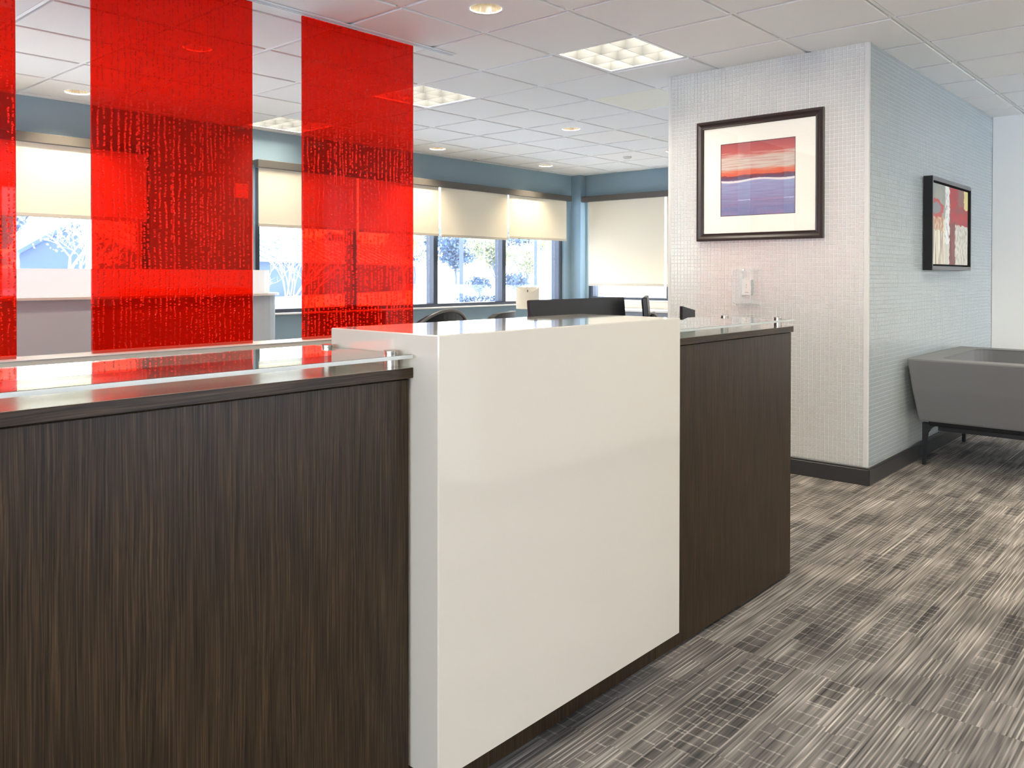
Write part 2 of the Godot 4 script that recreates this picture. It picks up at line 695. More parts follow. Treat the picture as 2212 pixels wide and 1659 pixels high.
func make_troffer(label: String) -> Node3D:
	var o := thing("troffer_light", label, "ceiling light", V(0, 0, 0), "square louvred lights in the ceiling")
	var h := 0.2925
	var f := Mb.new()
	for s in [[1, 0], [-1, 0], [0, 1], [0, -1]]:
		var a := V(s[0], 0, s[1])
		var w := V(s[1], 0, s[0]).abs()
		var c := a * (h - 0.008)
		f.box(c - a.abs() * 0.008 - w * h + V(0, -0.003, 0), c + a.abs() * 0.008 + w * h + V(0, 0.136, 0), 0.001)
	local_part("frame", f, M.grid, o)
	var lin := Mb.new()
	for s in [[1, 0], [-1, 0], [0, 1], [0, -1]]:
		var a := V(s[0], 0, s[1])
		var w := V(s[1], 0, s[0]).abs()
		var c := a * (h - 0.0168)
		lin.box(c - a.abs() * 0.0006 - w * (h - 0.0175) + V(0, 0.004, 0), c + a.abs() * 0.0006 + w * (h - 0.0175) + V(0, 0.121, 0))
	local_part("reflector", lin, M.louver, o)
	local_part("housing", cube(V(-h, 0.136, -h), V(h, 0.144, h)), M.grid, o)
	local_part("diffuser", cube(V(-h + 0.017, 0.122, -h + 0.017), V(h - 0.017, 0.130, h - 0.017)), M.lens, o)
	var w := h - 0.0182
	for axis in 2:
		for k in [-1, 1]:
			var p = k * w / 3.0
			var b := Mb.new()      # a parabolic blade: wide at the top, thin below
			var prev := []
			for s in 6:
				var q := s / 5.0
				var half := 0.0016 + 0.014 * q * q
				prev.append([half, 0.002 + 0.108 * q])
			for side in [-1, 1]:
				for s in 5:
					var lo: Array = prev[s]
					var hi: Array = prev[s + 1]
					var pts := [V(p + side * lo[0], lo[1], -w), V(p + side * lo[0], lo[1], w), V(p + side * hi[0], hi[1], w), V(p + side * hi[0], hi[1], -w)]
					if axis == 1:
						pts = pts.map(func(v): return V(v.z, v.y, v.x))
					b.quad(pts[0], pts[1], pts[2], pts[3], V(side, -0.3, 0) if axis == 0 else V(0, -0.3, side))
			var bot := [V(p - 0.0016, 0.002, -w), V(p + 0.0016, 0.002, -w), V(p + 0.0016, 0.002, w), V(p - 0.0016, 0.002, w)]
			if axis == 1:
				bot = bot.map(func(v): return V(v.z, v.y, v.x))
			b.quad(bot[0], bot[1], bot[2], bot[3], Vector3.DOWN)
			local_part("louvre_blade", b, M.louver, o)
	var l := AreaLight3D.new()
	l.name = "troffer_glow"
	l.area_size = Vector2(0.54, 0.54)
	l.area_range = 30.0
	l.light_color = Color(1.0, 0.955, 0.88)
	l.light_energy = TROFFER_ENERGY
	l.shadow_enabled = true
	o.add_child(l)
	l.position = V(0, 0.117, 0)
	l.rotation.x = -PI / 2
	return o


func make_downlight(label: String) -> Node3D:
	var o := thing("downlight", label, "ceiling light", V(0, 0, 0), "round recessed downlights")
	var ring := Mb.new()
	ring.lathe([Vector2(0.080, -0.001), Vector2(0.083, -0.0055), Vector2(0.097, -0.0055), Vector2(0.101, -0.002)], Vector3.ZERO, 40)
	local_part("trim_ring", ring, M.grid, o)
	var cone := Mb.new()
	cone.lathe([Vector2(0.050, 0.10), Vector2(0.058, 0.075), Vector2(0.069, 0.04), Vector2(0.080, -0.001)], Vector3.ZERO, 40)
	local_part("reflector", cone, M.cone, o)
	var disc := Mb.new()
	disc.lathe([Vector2(0.0005, 0.096), Vector2(0.050, 0.0965)], Vector3.ZERO, 32)
	local_part("lamp", disc, M.lamp_disc, o)
	var can := Mb.new()
	can.lathe([Vector2(0.084, 0.0), Vector2(0.084, 0.11), Vector2(0.0005, 0.11)], Vector3.ZERO, 24)
	local_part("housing", can, M.grid, o)
	var l := SpotLight3D.new()
	l.name = "downlight_glow"
	l.spot_range = 30.0
	l.spot_attenuation = 2.0
	l.spot_angle = 62.0
	l.spot_angle_attenuation = 0.8
	l.light_size = 0.03
	l.light_color = Color(1.0, 0.93, 0.82)
	l.light_energy = SPOT_ENERGY
	l.shadow_enabled = true
	o.add_child(l)
	l.position = V(0, 0.085, 0)
	l.rotation.x = -PI / 2
	return o


func build_lights() -> void:
	var first := make_troffer("lit square nine-cell louvred light nearest the mosaic pier")
	first.position = cell(1, -1)
	var names := {Vector2i(1, 2): "lit square nine-cell louvred light just right of the rightmost red panel", Vector2i(1, 5): "lit square nine-cell louvred light between two red panels by the blue window wall"}
	for k in TROFFERS.slice(1):
		dup(first, cell(k[0], k[1]), names.get(Vector2i(k[0], k[1]), "added square nine-cell louvred light outside the picture, %s" % where(k)))
	var one := make_downlight("largest round downlight, in the pink-tinged ceiling above the white counter block")
	one.position = cell(-1, -1)
	var told := {Vector2i(-2, 5): "round downlight seen in the gap left of the widest red panel", Vector2i(-2, 2): "round downlight seen through the middle red panel",
		Vector2i(4, 2): "round downlight in the middle of the far ceiling, left of the mosaic pier", Vector2i(4, 5): "round downlight close to the right edge of the rightmost red panel",
		Vector2i(7, 5): "round downlight beside the slot diffuser near the far corner"}
	for k in DOWNLIGHTS.slice(1):
		dup(one, cell(k[0], k[1]), told.get(Vector2i(k[0], k[1]), "added round downlight outside the picture, %s" % where(k)))
	for k in [[-1, -4], [-3, -5]]:  # made-up lamps, added out of view to brighten the pier
		var at := cell(k[0], k[1])
		var o := thing("added_accent_light", "added swivelling fill light aimed at the mosaic pier, outside the picture, %s" % ("nearer the pier" if k[0] == -1 else "nearer the camera"), "ceiling light", at, "added fill lights aimed at the pier")
		var b := Mb.new()
		b.lathe([Vector2(0.10, -0.003), Vector2(0.098, -0.010), Vector2(0.062, -0.014), Vector2(0.0005, -0.014)], Vector3.ZERO, 32)
		local_part("trim_ring", b, M.grid, o)
		var aim := (V(PX, 1.25, -2.35) - (at - V(0, 0.06, 0))).normalized()
		var barrel := Mb.new()
		barrel.tube([V(0, -0.05, 0) - aim * 0.03, V(0, -0.05, 0) + aim * 0.05], [0.045, 0.05], 24)
		local_part("barrel", barrel, M.grid, o)
		var face := Mb.new()
		face.tube([V(0, -0.05, 0) + aim * 0.044, V(0, -0.05, 0) + aim * 0.0445], [0.047, 0.0005], 24)
		local_part("lamp", face, M.lamp_disc, o)
		var l := SpotLight3D.new()
		l.name = "added_accent_glow"
		l.spot_range = 30.0
		l.spot_attenuation = 2.0
		l.spot_angle = 34.0
		l.spot_angle_attenuation = 0.9
		l.light_size = 0.04
		l.light_color = Color(1.0, 0.95, 0.87)
		l.light_energy = ADDED_ACCENT_ENERGY
		l.shadow_enabled = true
		o.add_child(l)
		l.look_at_from_position(at + V(0, -0.05, 0) + aim * 0.10, V(PX, 1.25, -2.35), Vector3.UP)
	# smoke detector
	var s := Mb.new()
	s.lathe([Vector2(0.0005, -0.034), Vector2(0.030, -0.033), Vector2(0.046, -0.022), Vector2(0.05, -0.002), Vector2(0.0005, -0.002)], cell(7, 3), 24)
	tag(_top("smoke_detector", s, M.alu), "small round smoke detector on the ceiling near the far corner", "smoke detector")


func _top(called: String, m, material: Material) -> MeshInstance3D:   # a thing that is one mesh
	var o := MeshInstance3D.new()
	o.name = numbered(called)
	o.mesh = m.mesh() if m is Mb else m
	o.mesh.surface_set_material(0, material)
	add_child(o)
	return o


func slot_diffuser(label: String, a: Vector3, b: Vector3, width: float, slots: int) -> void:   # runs along x or z, on the ceiling
	var o := thing("slot_diffuser", label, "air diffuser", (a + b) * 0.5, "linear slot diffusers in the ceiling")
	var along_x := absf(b.x - a.x) > absf(b.z - a.z)
	var w := V(0, 0, 1) if along_x else V(1, 0, 0)
	var y := CEIL - 0.0125
	part("backing", cube(a - w * width * 0.5 + V(0, -0.0086, 0), b + w * width * 0.5 + V(0, -0.0076, 0)), M.black_matte, o)
	for k in slots + 1:
		var c := w * (width * (float(k) / slots - 0.5))
		var half := 0.0045 if k == 0 or k == slots else 0.003
		part("rail", cube(a + c - w * half + V(0, y - CEIL, 0), b + c + w * half + V(0, y - CEIL + 0.0038, 0), 0.0008), M.grid, o)


# ---------------------------------------------------------------- room shell
func build_shell() -> void:
	var f := Mb.new()
	f.quad(V(-4.2, 0, -7.25), V(9.4, 0, -7.25), V(9.4, 0, 4.9), V(-4.2, 0, 4.9), Vector3.UP)
	f.box(V(-4.2, -0.15, -7.25), V(9.4, -0.001, 4.9))
	struct("floor", f, M.carpet, "taupe and grey loop-pile carpet with streaks and ladder pattern")
	var top := CEIL - 0.0075
	var out := ZW - 0.22
	# back wall, two window openings
	var w := Mb.new()
	for b in [[-4.2, -3.6, 0.0, top], [-3.6, 3.2, 0.0, 0.86], [-3.6, 3.2, 2.30, top], [3.2, 4.18, 0.0, top], [4.18, 8.82, 0.0, 0.86], [4.18, 8.82, 2.30, top], [8.82, XR + 0.3, 0.0, top]]:
		w.box(V(b[0], b[2], out), V(b[1], b[3], ZW))
	struct("wall_back", w, M.blue, "blue-grey window wall along the back")
	struct("trim_1", cube(V(8.98, 0, ZW - 0.02), V(XR + 0.02, top, -6.86)), M.blue, "square blue-grey corner post between the window walls")
	var r := Mb.new()
	for b in [[out, -6.82, 0.0, top], [-6.82, -3.2, 0.0, 0.90], [-6.82, -3.2, 2.30, top], [-3.2, -3.03, 0.0, top]]:
		r.box(V(XR, b[2], b[0]), V(XR + 0.22, b[3], b[1]))
	struct("wall_right", r, M.blue, "blue-grey window wall on the right, behind the mosaic pier")
	var lw := Mb.new()
	for b in [[out, -3.2, 0.0, top], [-3.2, 4.2, 0.0, 0.30], [-3.2, 4.2, 2.45, top], [4.2, 4.9, 0.0, top]]:
		lw.box(V(-4.2, b[2], b[0]), V(-4.0, b[3], b[1]))
	struct("wall_left", lw, M.white_wall)
	var fw := Mb.new()
	for b in [[-4.2, 2.17, 0.0, top], [2.17, 7.8, 0.0, 0.10], [2.17, 7.8, 2.42, top], [7.8, 9.4, 0.0, top]]:
		fw.box(V(b[0], b[2], 4.7), V(b[1], b[3], 4.9))
	struct("wall_front", fw, M.white_wall)
	struct("wall_far_right", cube(V(8.04, 0, PZ), V(8.2, top, 4.9)), M.white_wall, "off-white end wall beside the sofa")
	struct("wall_opposite", cube(V(3.15, 0, 0.46), V(5.6, top, 1.6)), M.white_wall, "white wall across from the counter")
	# pier
	struct("wall_pier", cube(V(PX + 0.004, 0, -3.03), V(XR + 0.22, top, PZ - 0.004)), M.grout, "pier clad in small glossy mosaic")
	var pier := get_node("wall_pier")
	part("grout_face", cube(V(PX + 0.0045, 0.10, PZ - 0.0040), V(8.04, top, PZ - 0.0034)), M.grout_blue, pier)
	part("mosaic_tiles", mosaic(true), M.tile, pier, "small glossy white mosaic tiles").set_meta("kind", "stuff")
	part("mosaic_tiles", mosaic(false), M.tile_blue, pier, "small glossy blue-grey mosaic tiles").set_meta("kind", "stuff")
	for b in [[V(PX - 0.002, 0.10, PZ - 0.024), V(PX + 0.02, top, PZ + 0.002)], [V(PX - 0.002, 0.10, -3.032), V(PX + 0.02, top, -3.010)]]:
		part("edge_trim", cube(b[0], b[1], 0.002), M.trim, pier, "thin pale edge trim")
	struct("trim_2", cube(V(XR - 0.012, 0.80, -6.83), V(XR - 0.0005, 0.8915, -3.2), 0.002), M.cream_strip, "cream strip under the right window")
	# baseboards
	base_board("baseboard_pier", [V(PX - 0.014, 0, -3.044), V(PX - 0.014, 0, PZ + 0.014), V(8.04, 0, PZ + 0.014)])
	base_board("baseboard_end", [V(8.026, 0, PZ + 0.014), V(8.026, 0, 4.7)])
	base_board("baseboard_back", [V(-4.0, 0, ZW + 0.014), V(8.97, 0, ZW + 0.014)])
	base_board("baseboard_opposite", [V(5.6, 0, 0.446), V(3.136, 0, 0.446), V(3.136, 0, 1.6)])
	# low divider wall that carries the red panels
	struct("wall_low", cube(V(-2.2, 0, -3.84), V(3.62, 0.8838, -3.66)), M.ledge, "low divider wall under the red panels")
	part("ledge_cap", cube(V(-2.2, 0.884, -3.842), V(3.622, 0.887, -3.658), 0.0008), M.white_lam, get_node("wall_low"), "white ledge cap")


func base_board(called: String, path: Array) -> void:   # a strip on the room side of the line
	var m := Mb.new()
	for k in path.size() - 1:
		var a: Vector3 = path[k]
		var b: Vector3 = path[k + 1]
		var lo := V(minf(a.x, b.x), 0, minf(a.z, b.z))
		var hi := V(maxf(a.x, b.x), 0.105, maxf(a.z, b.z))
		var flat := absf(b.x - a.x) > absf(b.z - a.z)
		var g := V(0, 0, 0.007) if flat else V(0.007, 0, 0)
		m.box(lo - g, V(hi.x, 0.092, hi.z) + g, 0.002)
		g = V(0, 0, 0.005) if flat else V(0.005, 0, 0)
		m.box(lo - g + V(0, 0.0921, 0), hi + g, 0.002)
	struct(called, m, M.base, "dark cove baseboard")


func mosaic(side: bool) -> ArrayMesh:
	var s := 0.0254
	var u0 := -3.008 if side else PX + 0.003
	var u1 := PZ - 0.026 if side else 8.038
	var y0 := 0.104
	var y1 := CEIL - 0.008
	var nu := int((u1 - u0) / s)
	var ny := int((y1 - y0) / s)
	s = (u1 - u0) / nu
	var sy := (y1 - y0) / ny
	var v := PackedVector3Array()
	var n := PackedVector3Array()
	var r := RandomNumberGenerator.new()
	r.seed = 9 if side else 10
	var out := V(-1, 0, 0) if side else V(0, 0, 1)
	var ax := V(0, 0, 1) if side else V(1, 0, 0)
	var base := V(PX + 0.004, 0, 0) if side else V(0, 0, PZ - 0.0034)
	for i in nu:
		for j in ny:
			var tilt := out + ax * r.randf_range(-0.006, 0.006) + V(0, r.randf_range(-0.006, 0.006), 0)
			tilt = tilt.normalized()
			var g := 0.0009
			var b := 0.0011
			var lo := base + ax * (u0 + i * s + g) + V(0, y0 + j * sy + g, 0)
			var hi := base + ax * (u0 + (i + 1) * s - g) + V(0, y0 + (j + 1) * sy - g, 0)
			var p := []
			for e in [[0, 0], [1, 0], [1, 1], [0, 1]]:
				var q := lo
				if e[0]:
					q += ax * (hi - lo).dot(ax)
				if e[1]:
					q.y = hi.y
				p.append(q)
			var f := []
			var c := (lo + hi) * 0.5
			for k in 4:
				var d: Vector3 = (c - p[k])
				f.append(p[k] + ax * signf(d.dot(ax)) * b + V(0, signf(d.y) * b, 0) + out * (0.0026 if side else 0.0016))
			# face, then four bevelled sides; side: ax=z, up=y
			var cw := [0, 1, 2, 0, 2, 3]
			var flip: bool = (f[1] - f[0]).cross(f[2] - f[0]).dot(out) > 0.0
			for k in ([0, 2, 1, 0, 3, 2] if flip else cw):
				v.append(f[k])
				n.append(tilt)
			for k in 4:
				var l := (k + 1) % 4
				var quad4 := [p[k], p[l], f[l], f[k]]
				var nn: Vector3 = (quad4[1] - quad4[0]).cross(quad4[2] - quad4[0]).normalized()
				var mid: Vector3 = (p[k] + p[l]) * 0.5 - c + out * 0.01
				var turn := nn.dot(mid) > 0.0
				if not turn:
					nn = -nn
				for q in ([0, 2, 1, 0, 3, 2] if turn else [0, 1, 2, 0, 2, 3]):
					v.append(quad4[q])
					n.append(nn)
	var a := []
	a.resize(Mesh.ARRAY_MAX)
	a[Mesh.ARRAY_VERTEX] = v
	a[Mesh.ARRAY_NORMAL] = n
	var m := ArrayMesh.new()
	m.add_surface_from_arrays(Mesh.PRIMITIVE_TRIANGLES, a)
	return m


# ---------------------------------------------------------------- windows and blinds
func window_z(called: String, label: String, xs: Array, y0: float) -> void:
	var o := group_struct(called, label)
	var y1 := 2.30
	var n := xs.size()
	for k in n:
		var x: float = xs[k]
		part("mullion", cube(V(x - 0.033, y0 + 0.04, ZW - 0.16), V(x + 0.033, y1 - 0.04, ZW - 0.03), 0.003), M.dark_frame, o)
	for k in n - 1:
		part("pane", cube(V(xs[k] + 0.034, y0 + 0.041, ZW - 0.112), V(xs[k + 1] - 0.034, y1 - 0.041, ZW - 0.106)), M.pane, o)
	for b in [[y0, y0 + 0.04], [y1 - 0.04, y1]]:
		part("rail", cube(V(xs[0] - 0.033, b[0], ZW - 0.16), V(xs[n - 1] + 0.033, b[1], ZW - 0.03), 0.003), M.dark_frame, o)
	part("sill", cube(V(xs[0] - 0.05, y0 - 0.016, ZW - 0.03), V(xs[n - 1] + 0.05, y0 + 0.002, ZW + 0.025), 0.003), M.sill, o, "pale window sill")


func build_windows() -> void:
	window_z("window_1", "window wall behind the two left red panels", [-3.57, -2.45, -1.33, -0.21, 0.91, 2.03, 3.17], 0.86)
	window_z("window_2", "four-bay window behind the counter", [4.213, 5.345, 6.50, 7.66, 8.787], 0.86)
	var o := group_struct("window_3", "window on the right, mostly covered by its blind")
	var zs := [-6.787, -5.56, -4.38, -3.233]
	for z in zs:
		part("mullion", cube(V(XR + 0.03, 0.94, z - 0.033), V(XR + 0.16, 2.26, z + 0.033), 0.003), M.dark_frame, o)
	for k in 3:
		part("pane", cube(V(XR + 0.106, 0.941, zs[k] + 0.034), V(XR + 0.112, 2.259, zs[k + 1] - 0.034)), M.pane, o)
	for b in [[0.90, 0.94], [2.26, 2.30]]:
		part("rail", cube(V(XR + 0.03, b[0], zs[0] - 0.033), V(XR + 0.16, b[1], zs[3] + 0.033), 0.003), M.dark_frame, o)
	part("sill", cube(V(XR - 0.03, 0.892, zs[0] - 0.03), V(XR + 0.03, 0.906, zs[3] + 0.03), 0.003), M.sill, o, "pale window sill")
	var fr := group_struct("added_window_4", "added glazed front of the reception, letting in fill daylight behind the camera")  # invented glazing, unseen, added for soft fill daylight
	for k in 5:
		var x := 2.20 + k * 1.3925
		part("mullion", cube(V(x - 0.03, 0.14, 4.74), V(x + 0.03, 2.38, 4.86), 0.003), M.dark_frame, fr)
		if k < 4:
			part("pane", cube(V(x + 0.031, 0.141, 4.80), V(x + 1.3615, 2.379, 4.806)), M.pane, fr)
	for b in [[0.10, 0.14], [2.38, 2.42]]:
		part("rail", cube(V(2.17, b[0], 4.74), V(7.8, b[1], 4.86), 0.003), M.dark_frame, fr)
	var lf := group_struct("added_window_5", "added tall windows on the left side for more daylight, outside the picture")  # window bank added out of view to brighten faces turned left
	for k in 7:
		var z := -3.17 + k * 1.2233
		part("mullion", cube(V(-4.16, 0.34, z - 0.03), V(-4.04, 2.41, z + 0.03), 0.003), M.dark_frame, lf)
		if k < 6:
			part("pane", cube(V(-4.103, 0.341, z + 0.031), V(-4.097, 2.409, z + 1.1923)), M.pane, lf)
	for b in [[0.30, 0.34], [2.41, 2.45]]:
		part("rail", cube(V(-4.16, b[0], -3.2), V(-4.04, b[1], 4.2), 0.003), M.dark_frame, lf)
	# valances
	var fas := [["valance", V(-3.6, 2.228, -6.99), V(3.16, 2.303, -6.92), "dark grey blind valance behind the left red panels"], ["valance", V(4.15, 2.228, -6.99), V(8.87, 2.303, -6.92), "long dark grey blind valance over the four-bay window"]]
	for a in fas:
		var m := cube(a[1], a[2], 0.004)
		m.box(V(a[1].x, 2.26, ZW), V(a[2].x, 2.30, -6.985))
		tag(_top(a[0], m, M.fascia), a[3], "valance", "blind valances")
	var m := cube(V(XR - 0.10, 2.220, -6.855), V(XR - 0.03, 2.297, -3.10), 0.004)
	m.box(V(XR - 0.035, 2.25, -6.84), V(XR, 2.29, -3.12))
	tag(_top("valance", m, M.fascia), "dark grey blind valance above the bright window beside the pier", "valance", "blind valances")
	# roller blinds
	var told := ["half-lowered cream roller blind left of the middle red panel", "half-lowered cream roller blind in the gap between two red panels", "narrow visible strip of cream roller blind right of the rightmost red panel", "cream roller blind in the second clear window bay", "cream roller blind in the last bay before the corner post"]
	var n := 0
	for b in [[-3.5, -2.44], [-2.42, -1.32], [-1.30, -0.20], [-0.18, 0.92], [0.94, 2.02], [2.04, 3.13], [4.17, 5.295], [5.32, 6.447], [6.48, 7.61], [7.632, 8.785]]:
		var label: String = "half-lowered cream roller blind outside the picture, %s" % ["first from the left", "second from the left", "third from the left", "fourth from the left", "", "", "", "", "", ""][n]
		if n == 5:
			label = told[0]
		elif n == 4:
			label = "half-lowered cream roller blind behind the leftmost red panel"
		elif n == 6:
			label = told[1]
		elif n > 6:
			label = told[n - 5]
		var lowered: float = [1.667, 1.667, 1.667, 1.667, 1.667, 1.667, 1.680, 1.672, 1.665, 1.688][n]
		var t := thing("roller_blind", label, "blind", V((b[0] + b[1]) * 0.5, lowered, -6.95), "cream roller blinds")
		part("fabric", cube(V(b[0], lowered + 0.03, -6.951), V(b[1], 2.2275, -6.9498)), M.fabric_blind, t)
		part("hem_bar", cube(V(b[0], lowered, -6.957), V(b[1], lowered + 0.032, -6.944), 0.003), M.hem, t)
		n += 1
	for b in [[-6.752, -5.56, 1.086, "fully lit white roller blind on the window beside the mosaic pier"], [-5.53, -4.40, 1.086, "middle roller blind of the right window wall, hidden behind the mosaic pier"], [-4.37, -3.25, 1.086, "last roller blind of the right window wall, hidden behind the mosaic pier"]]:
		var t := thing("roller_blind", b[3], "blind", V(XR - 0.07, b[2], (b[0] + b[1]) * 0.5), "cream roller blinds")
		part("fabric", cube(V(XR - 0.0706, b[2] + 0.03, b[0]), V(XR - 0.0694, 2.2195, b[1])), M.fabric_blind, t)
		part("hem_bar", cube(V(XR - 0.077, b[2], b[0]), V(XR - 0.063, b[2] + 0.032, b[1]), 0.003), M.hem, t)


# ---------------------------------------------------------------- counter
func counter(label: String, x0: float, x1: float, posts: Array) -> void:
	var o := thing("reception_counter", label, "counter", V((x0 + x1) * 0.5, 0, -1.56))
	part("front_panel", cube(V(x0, 0.012, -1.430), V(x1 - 0.006, 0.996, -1.405), 0.0015), M.wood, o, "vertical-grain dark wood front")
	part("plinth", cube(V(x0, 0.0, -1.70), V(x1 - 0.02, 0.0118, -1.436)), M.black_matte, o)
	part("end_panel", cube(V(x1 - 0.03, 0.012, -1.74), V(x1 - 0.006, 0.996, -1.4305), 0.0015), M.wood, o)
	part("counter_top", cube(V(x0, 0.9985, -1.76), V(x1, 1.0210, -1.3974), 0.0008), M.wood_edge, o, "dark wood top slab")
	part("top_laminate_lit", cube(V(x0 + 0.0006, 1.0211, -1.7594), V(x1 - 0.0006, 1.0218, -1.3980), 0.0003), M.top_lam_lit, o, "satin taupe upper surface lightened to carry reflected light")
	part("glass_shelf", cube(V(x0 + 0.004, 1.0420, -1.770), V(x1 - 0.003, 1.0510, -1.3945), 0.0025), M.shelf_glass, o, "clear glass shelf on metal standoffs")
	var ed := Mb.new()
	ed.box(V(x0 + 0.006, 1.0424, -1.3944), V(x1 - 0.004, 1.0506, -1.3936), 0.0003)
	ed.box(V(x1 - 0.0029, 1.0428, -1.768), V(x1 - 0.0021, 1.0502, -1.397), 0.0003)
	part("glass_edge_glow", ed, M.glass_edge_glow, o, "added pale strip for the glow inside the glass edge")
	for x in posts:
		for z in [-1.448, -1.685]:
			var m := Mb.new()
			m.lathe([Vector2(0.0005, 1.022), Vector2(0.0165, 1.022), Vector2(0.0165, 1.0418)], V(x, 0, z), 28)
			m.lathe([Vector2(0.0165, 1.0512), Vector2(0.0168, 1.0570), Vector2(0.0158, 1.0582), Vector2(0.0005, 1.0582)], V(x, 0, z), 28)
			part("standoff", m, M.steel, o, "brushed metal standoff")


func build_counter() -> void:
	counter("dark wood reception counter section with glass shelf, left of the white block", -1.6, 1.2195, [1.199, 0.0, -1.2])
	counter("dark wood reception counter section with glass shelf, between white block and mosaic pier", 2.2315, 3.2560, [3.2175, 2.30])
	var o := thing("counter_block", "glossy white raised block standing proud of the dark wood counter", "counter", V(1.725, 0, -1.51))
	part("block", cube(V(1.2207, 0.1234, -1.705), V(2.2300, 1.0966, -1.317), 0.0025), M.white_gloss, o)
	part("base_panel", cube(V(1.2207, 0.012, -1.43), V(2.2300, 0.123, -1.405), 0.001), M.wood, o, "dark wood base under the white block")
	part("plinth", cube(V(1.2207, 0, -1.70), V(2.2300, 0.0118, -1.436)), M.black_matte, o)
	# red panels
	var seen := ["narrow strip of red translucent panel at the left edge of the picture", "widest red translucent resin panel with droplets, left of the narrow gap with the bright window", "red translucent resin panel touching the corner of the white counter block"]
	var k := 0
	for x in [-1.707, -0.655, 0.397, 1.449, 2.501]:
		var label: String = "red translucent resin panel outside the picture, %s" % ["farthest left", "next to the one cut by the picture edge"][k] if k < 2 else seen[k - 2]
		var t := thing("resin_panel", label, "panel", V(x + 0.382, 0.888, -3.745), "red translucent panels standing on the low divider wall")
		var m := cube(V(x, 0.900, -3.751), V(x + 0.763, 2.585, -3.739), 0.001)
		part("sheet", m, M.red, t)
		part("channel", cube(V(x + 0.002, 0.8872, -3.753), V(x + 0.761, 0.8998, -3.737), 0.0008), M.red_channel, t)
		k += 1
	slot_diffuser("long slot diffuser over the red panels", V(-2.5, CEIL, -3.725), V(3.575, CEIL, -3.725), 0.052, 3)
	slot_diffuser("long slot diffuser beside the valance near the far corner", V(6.98, CEIL, -6.91), V(8.23, CEIL, -6.91), 0.07, 2)
	slot_diffuser("short stretch of slot diffuser at the upper edge of the mosaic pier", V(8.93, CEIL, -5.66), V(8.93, CEIL, -4.2), 0.06, 2)


func _ready() -> void:
	rng.seed = 1
	set_stage()
	make_materials()
	M.red_channel = mat(rgb(196, 60, 40), 0.3)
	M.rim_clear = mat(Color(0.97, 0.97, 0.98, 0.35), 0.1)
	M.rim_clear.transparency = BaseMaterial3D.TRANSPARENCY_ALPHA
	M.glass_edge_glow = mat(rgb(240, 244, 240), 0.5)  # pale backlit strip painting the glow inside the glass edges
	M.glass_edge_glow.backlight_enabled = true
	M.glass_edge_glow.backlight = Color(1.0, 1.0, 0.98)
	M.cabinet_grey = mat(rgb(150, 152, 156), 0.4)
	build_shell()
	build_ceiling()
	build_lights()
	build_windows()
	build_counter()
	build_pictures()
	build_sofa()
	build_office()
	build_outdoors()


# ---------------------------------------------------------------- pictures and thermostat
func art_sunset() -> ImageTexture:
	var n := noise(51, 1.0, 3)
	var w := 320
	var h := 296
	return picture(w, h, func(x, y):
		var v := float(y) / h
		var u := float(x) / w
		var s: float = n.get_noise_2d(x * 0.006, y * 0.11)
		var s2: float = n.get_noise_2d(x * 0.012 + 90.0, y * 0.05)
		var q := v + 0.02 * s2
		var c: Color
		if q < 0.13:
			c = rgb(176, 74, 78).lerp(rgb(196, 90, 82), clampf(q / 0.13, 0, 1))
		elif q < 0.20:
			c = rgb(196, 90, 82).lerp(rgb(214, 186, 168), clampf((q - 0.13) / 0.07 + s * 0.8, 0, 1))
		elif q < 0.36:
			c = rgb(212, 200, 184).lerp(rgb(196, 150, 136), clampf(0.25 + s * 1.1, 0, 1))
		elif q < 0.45:
			c = rgb(208, 190, 172).lerp(rgb(222, 96, 58), clampf((q - 0.34) / 0.07 + s * 0.5, 0, 1))
		elif q < 0.475:
			c = rgb(140, 40, 52).lerp(rgb(94, 40, 70), clampf((q - 0.45) / 0.025, 0, 1))
		elif v < 0.505 + 0.012 * sin(u * 9.0):
			c = rgb(84, 62, 98).lerp(rgb(120, 120, 150), clampf(s, 0, 1))
		elif v < 0.532 + 0.015 * sin(u * 9.0):
			c = rgb(232, 226, 224)
		else:
			c = rgb(150, 158, 196).lerp(rgb(128, 118, 160), clampf((v - 0.53) / 0.45 + 0.5 * s, 0, 1))
			if v > 0.88:
				c = c.lerp(rgb(104, 124, 176), clampf(0.4 + n.get_noise_2d(x * 0.16, y * 0.02) * 1.3, 0, 0.8))
		return c)


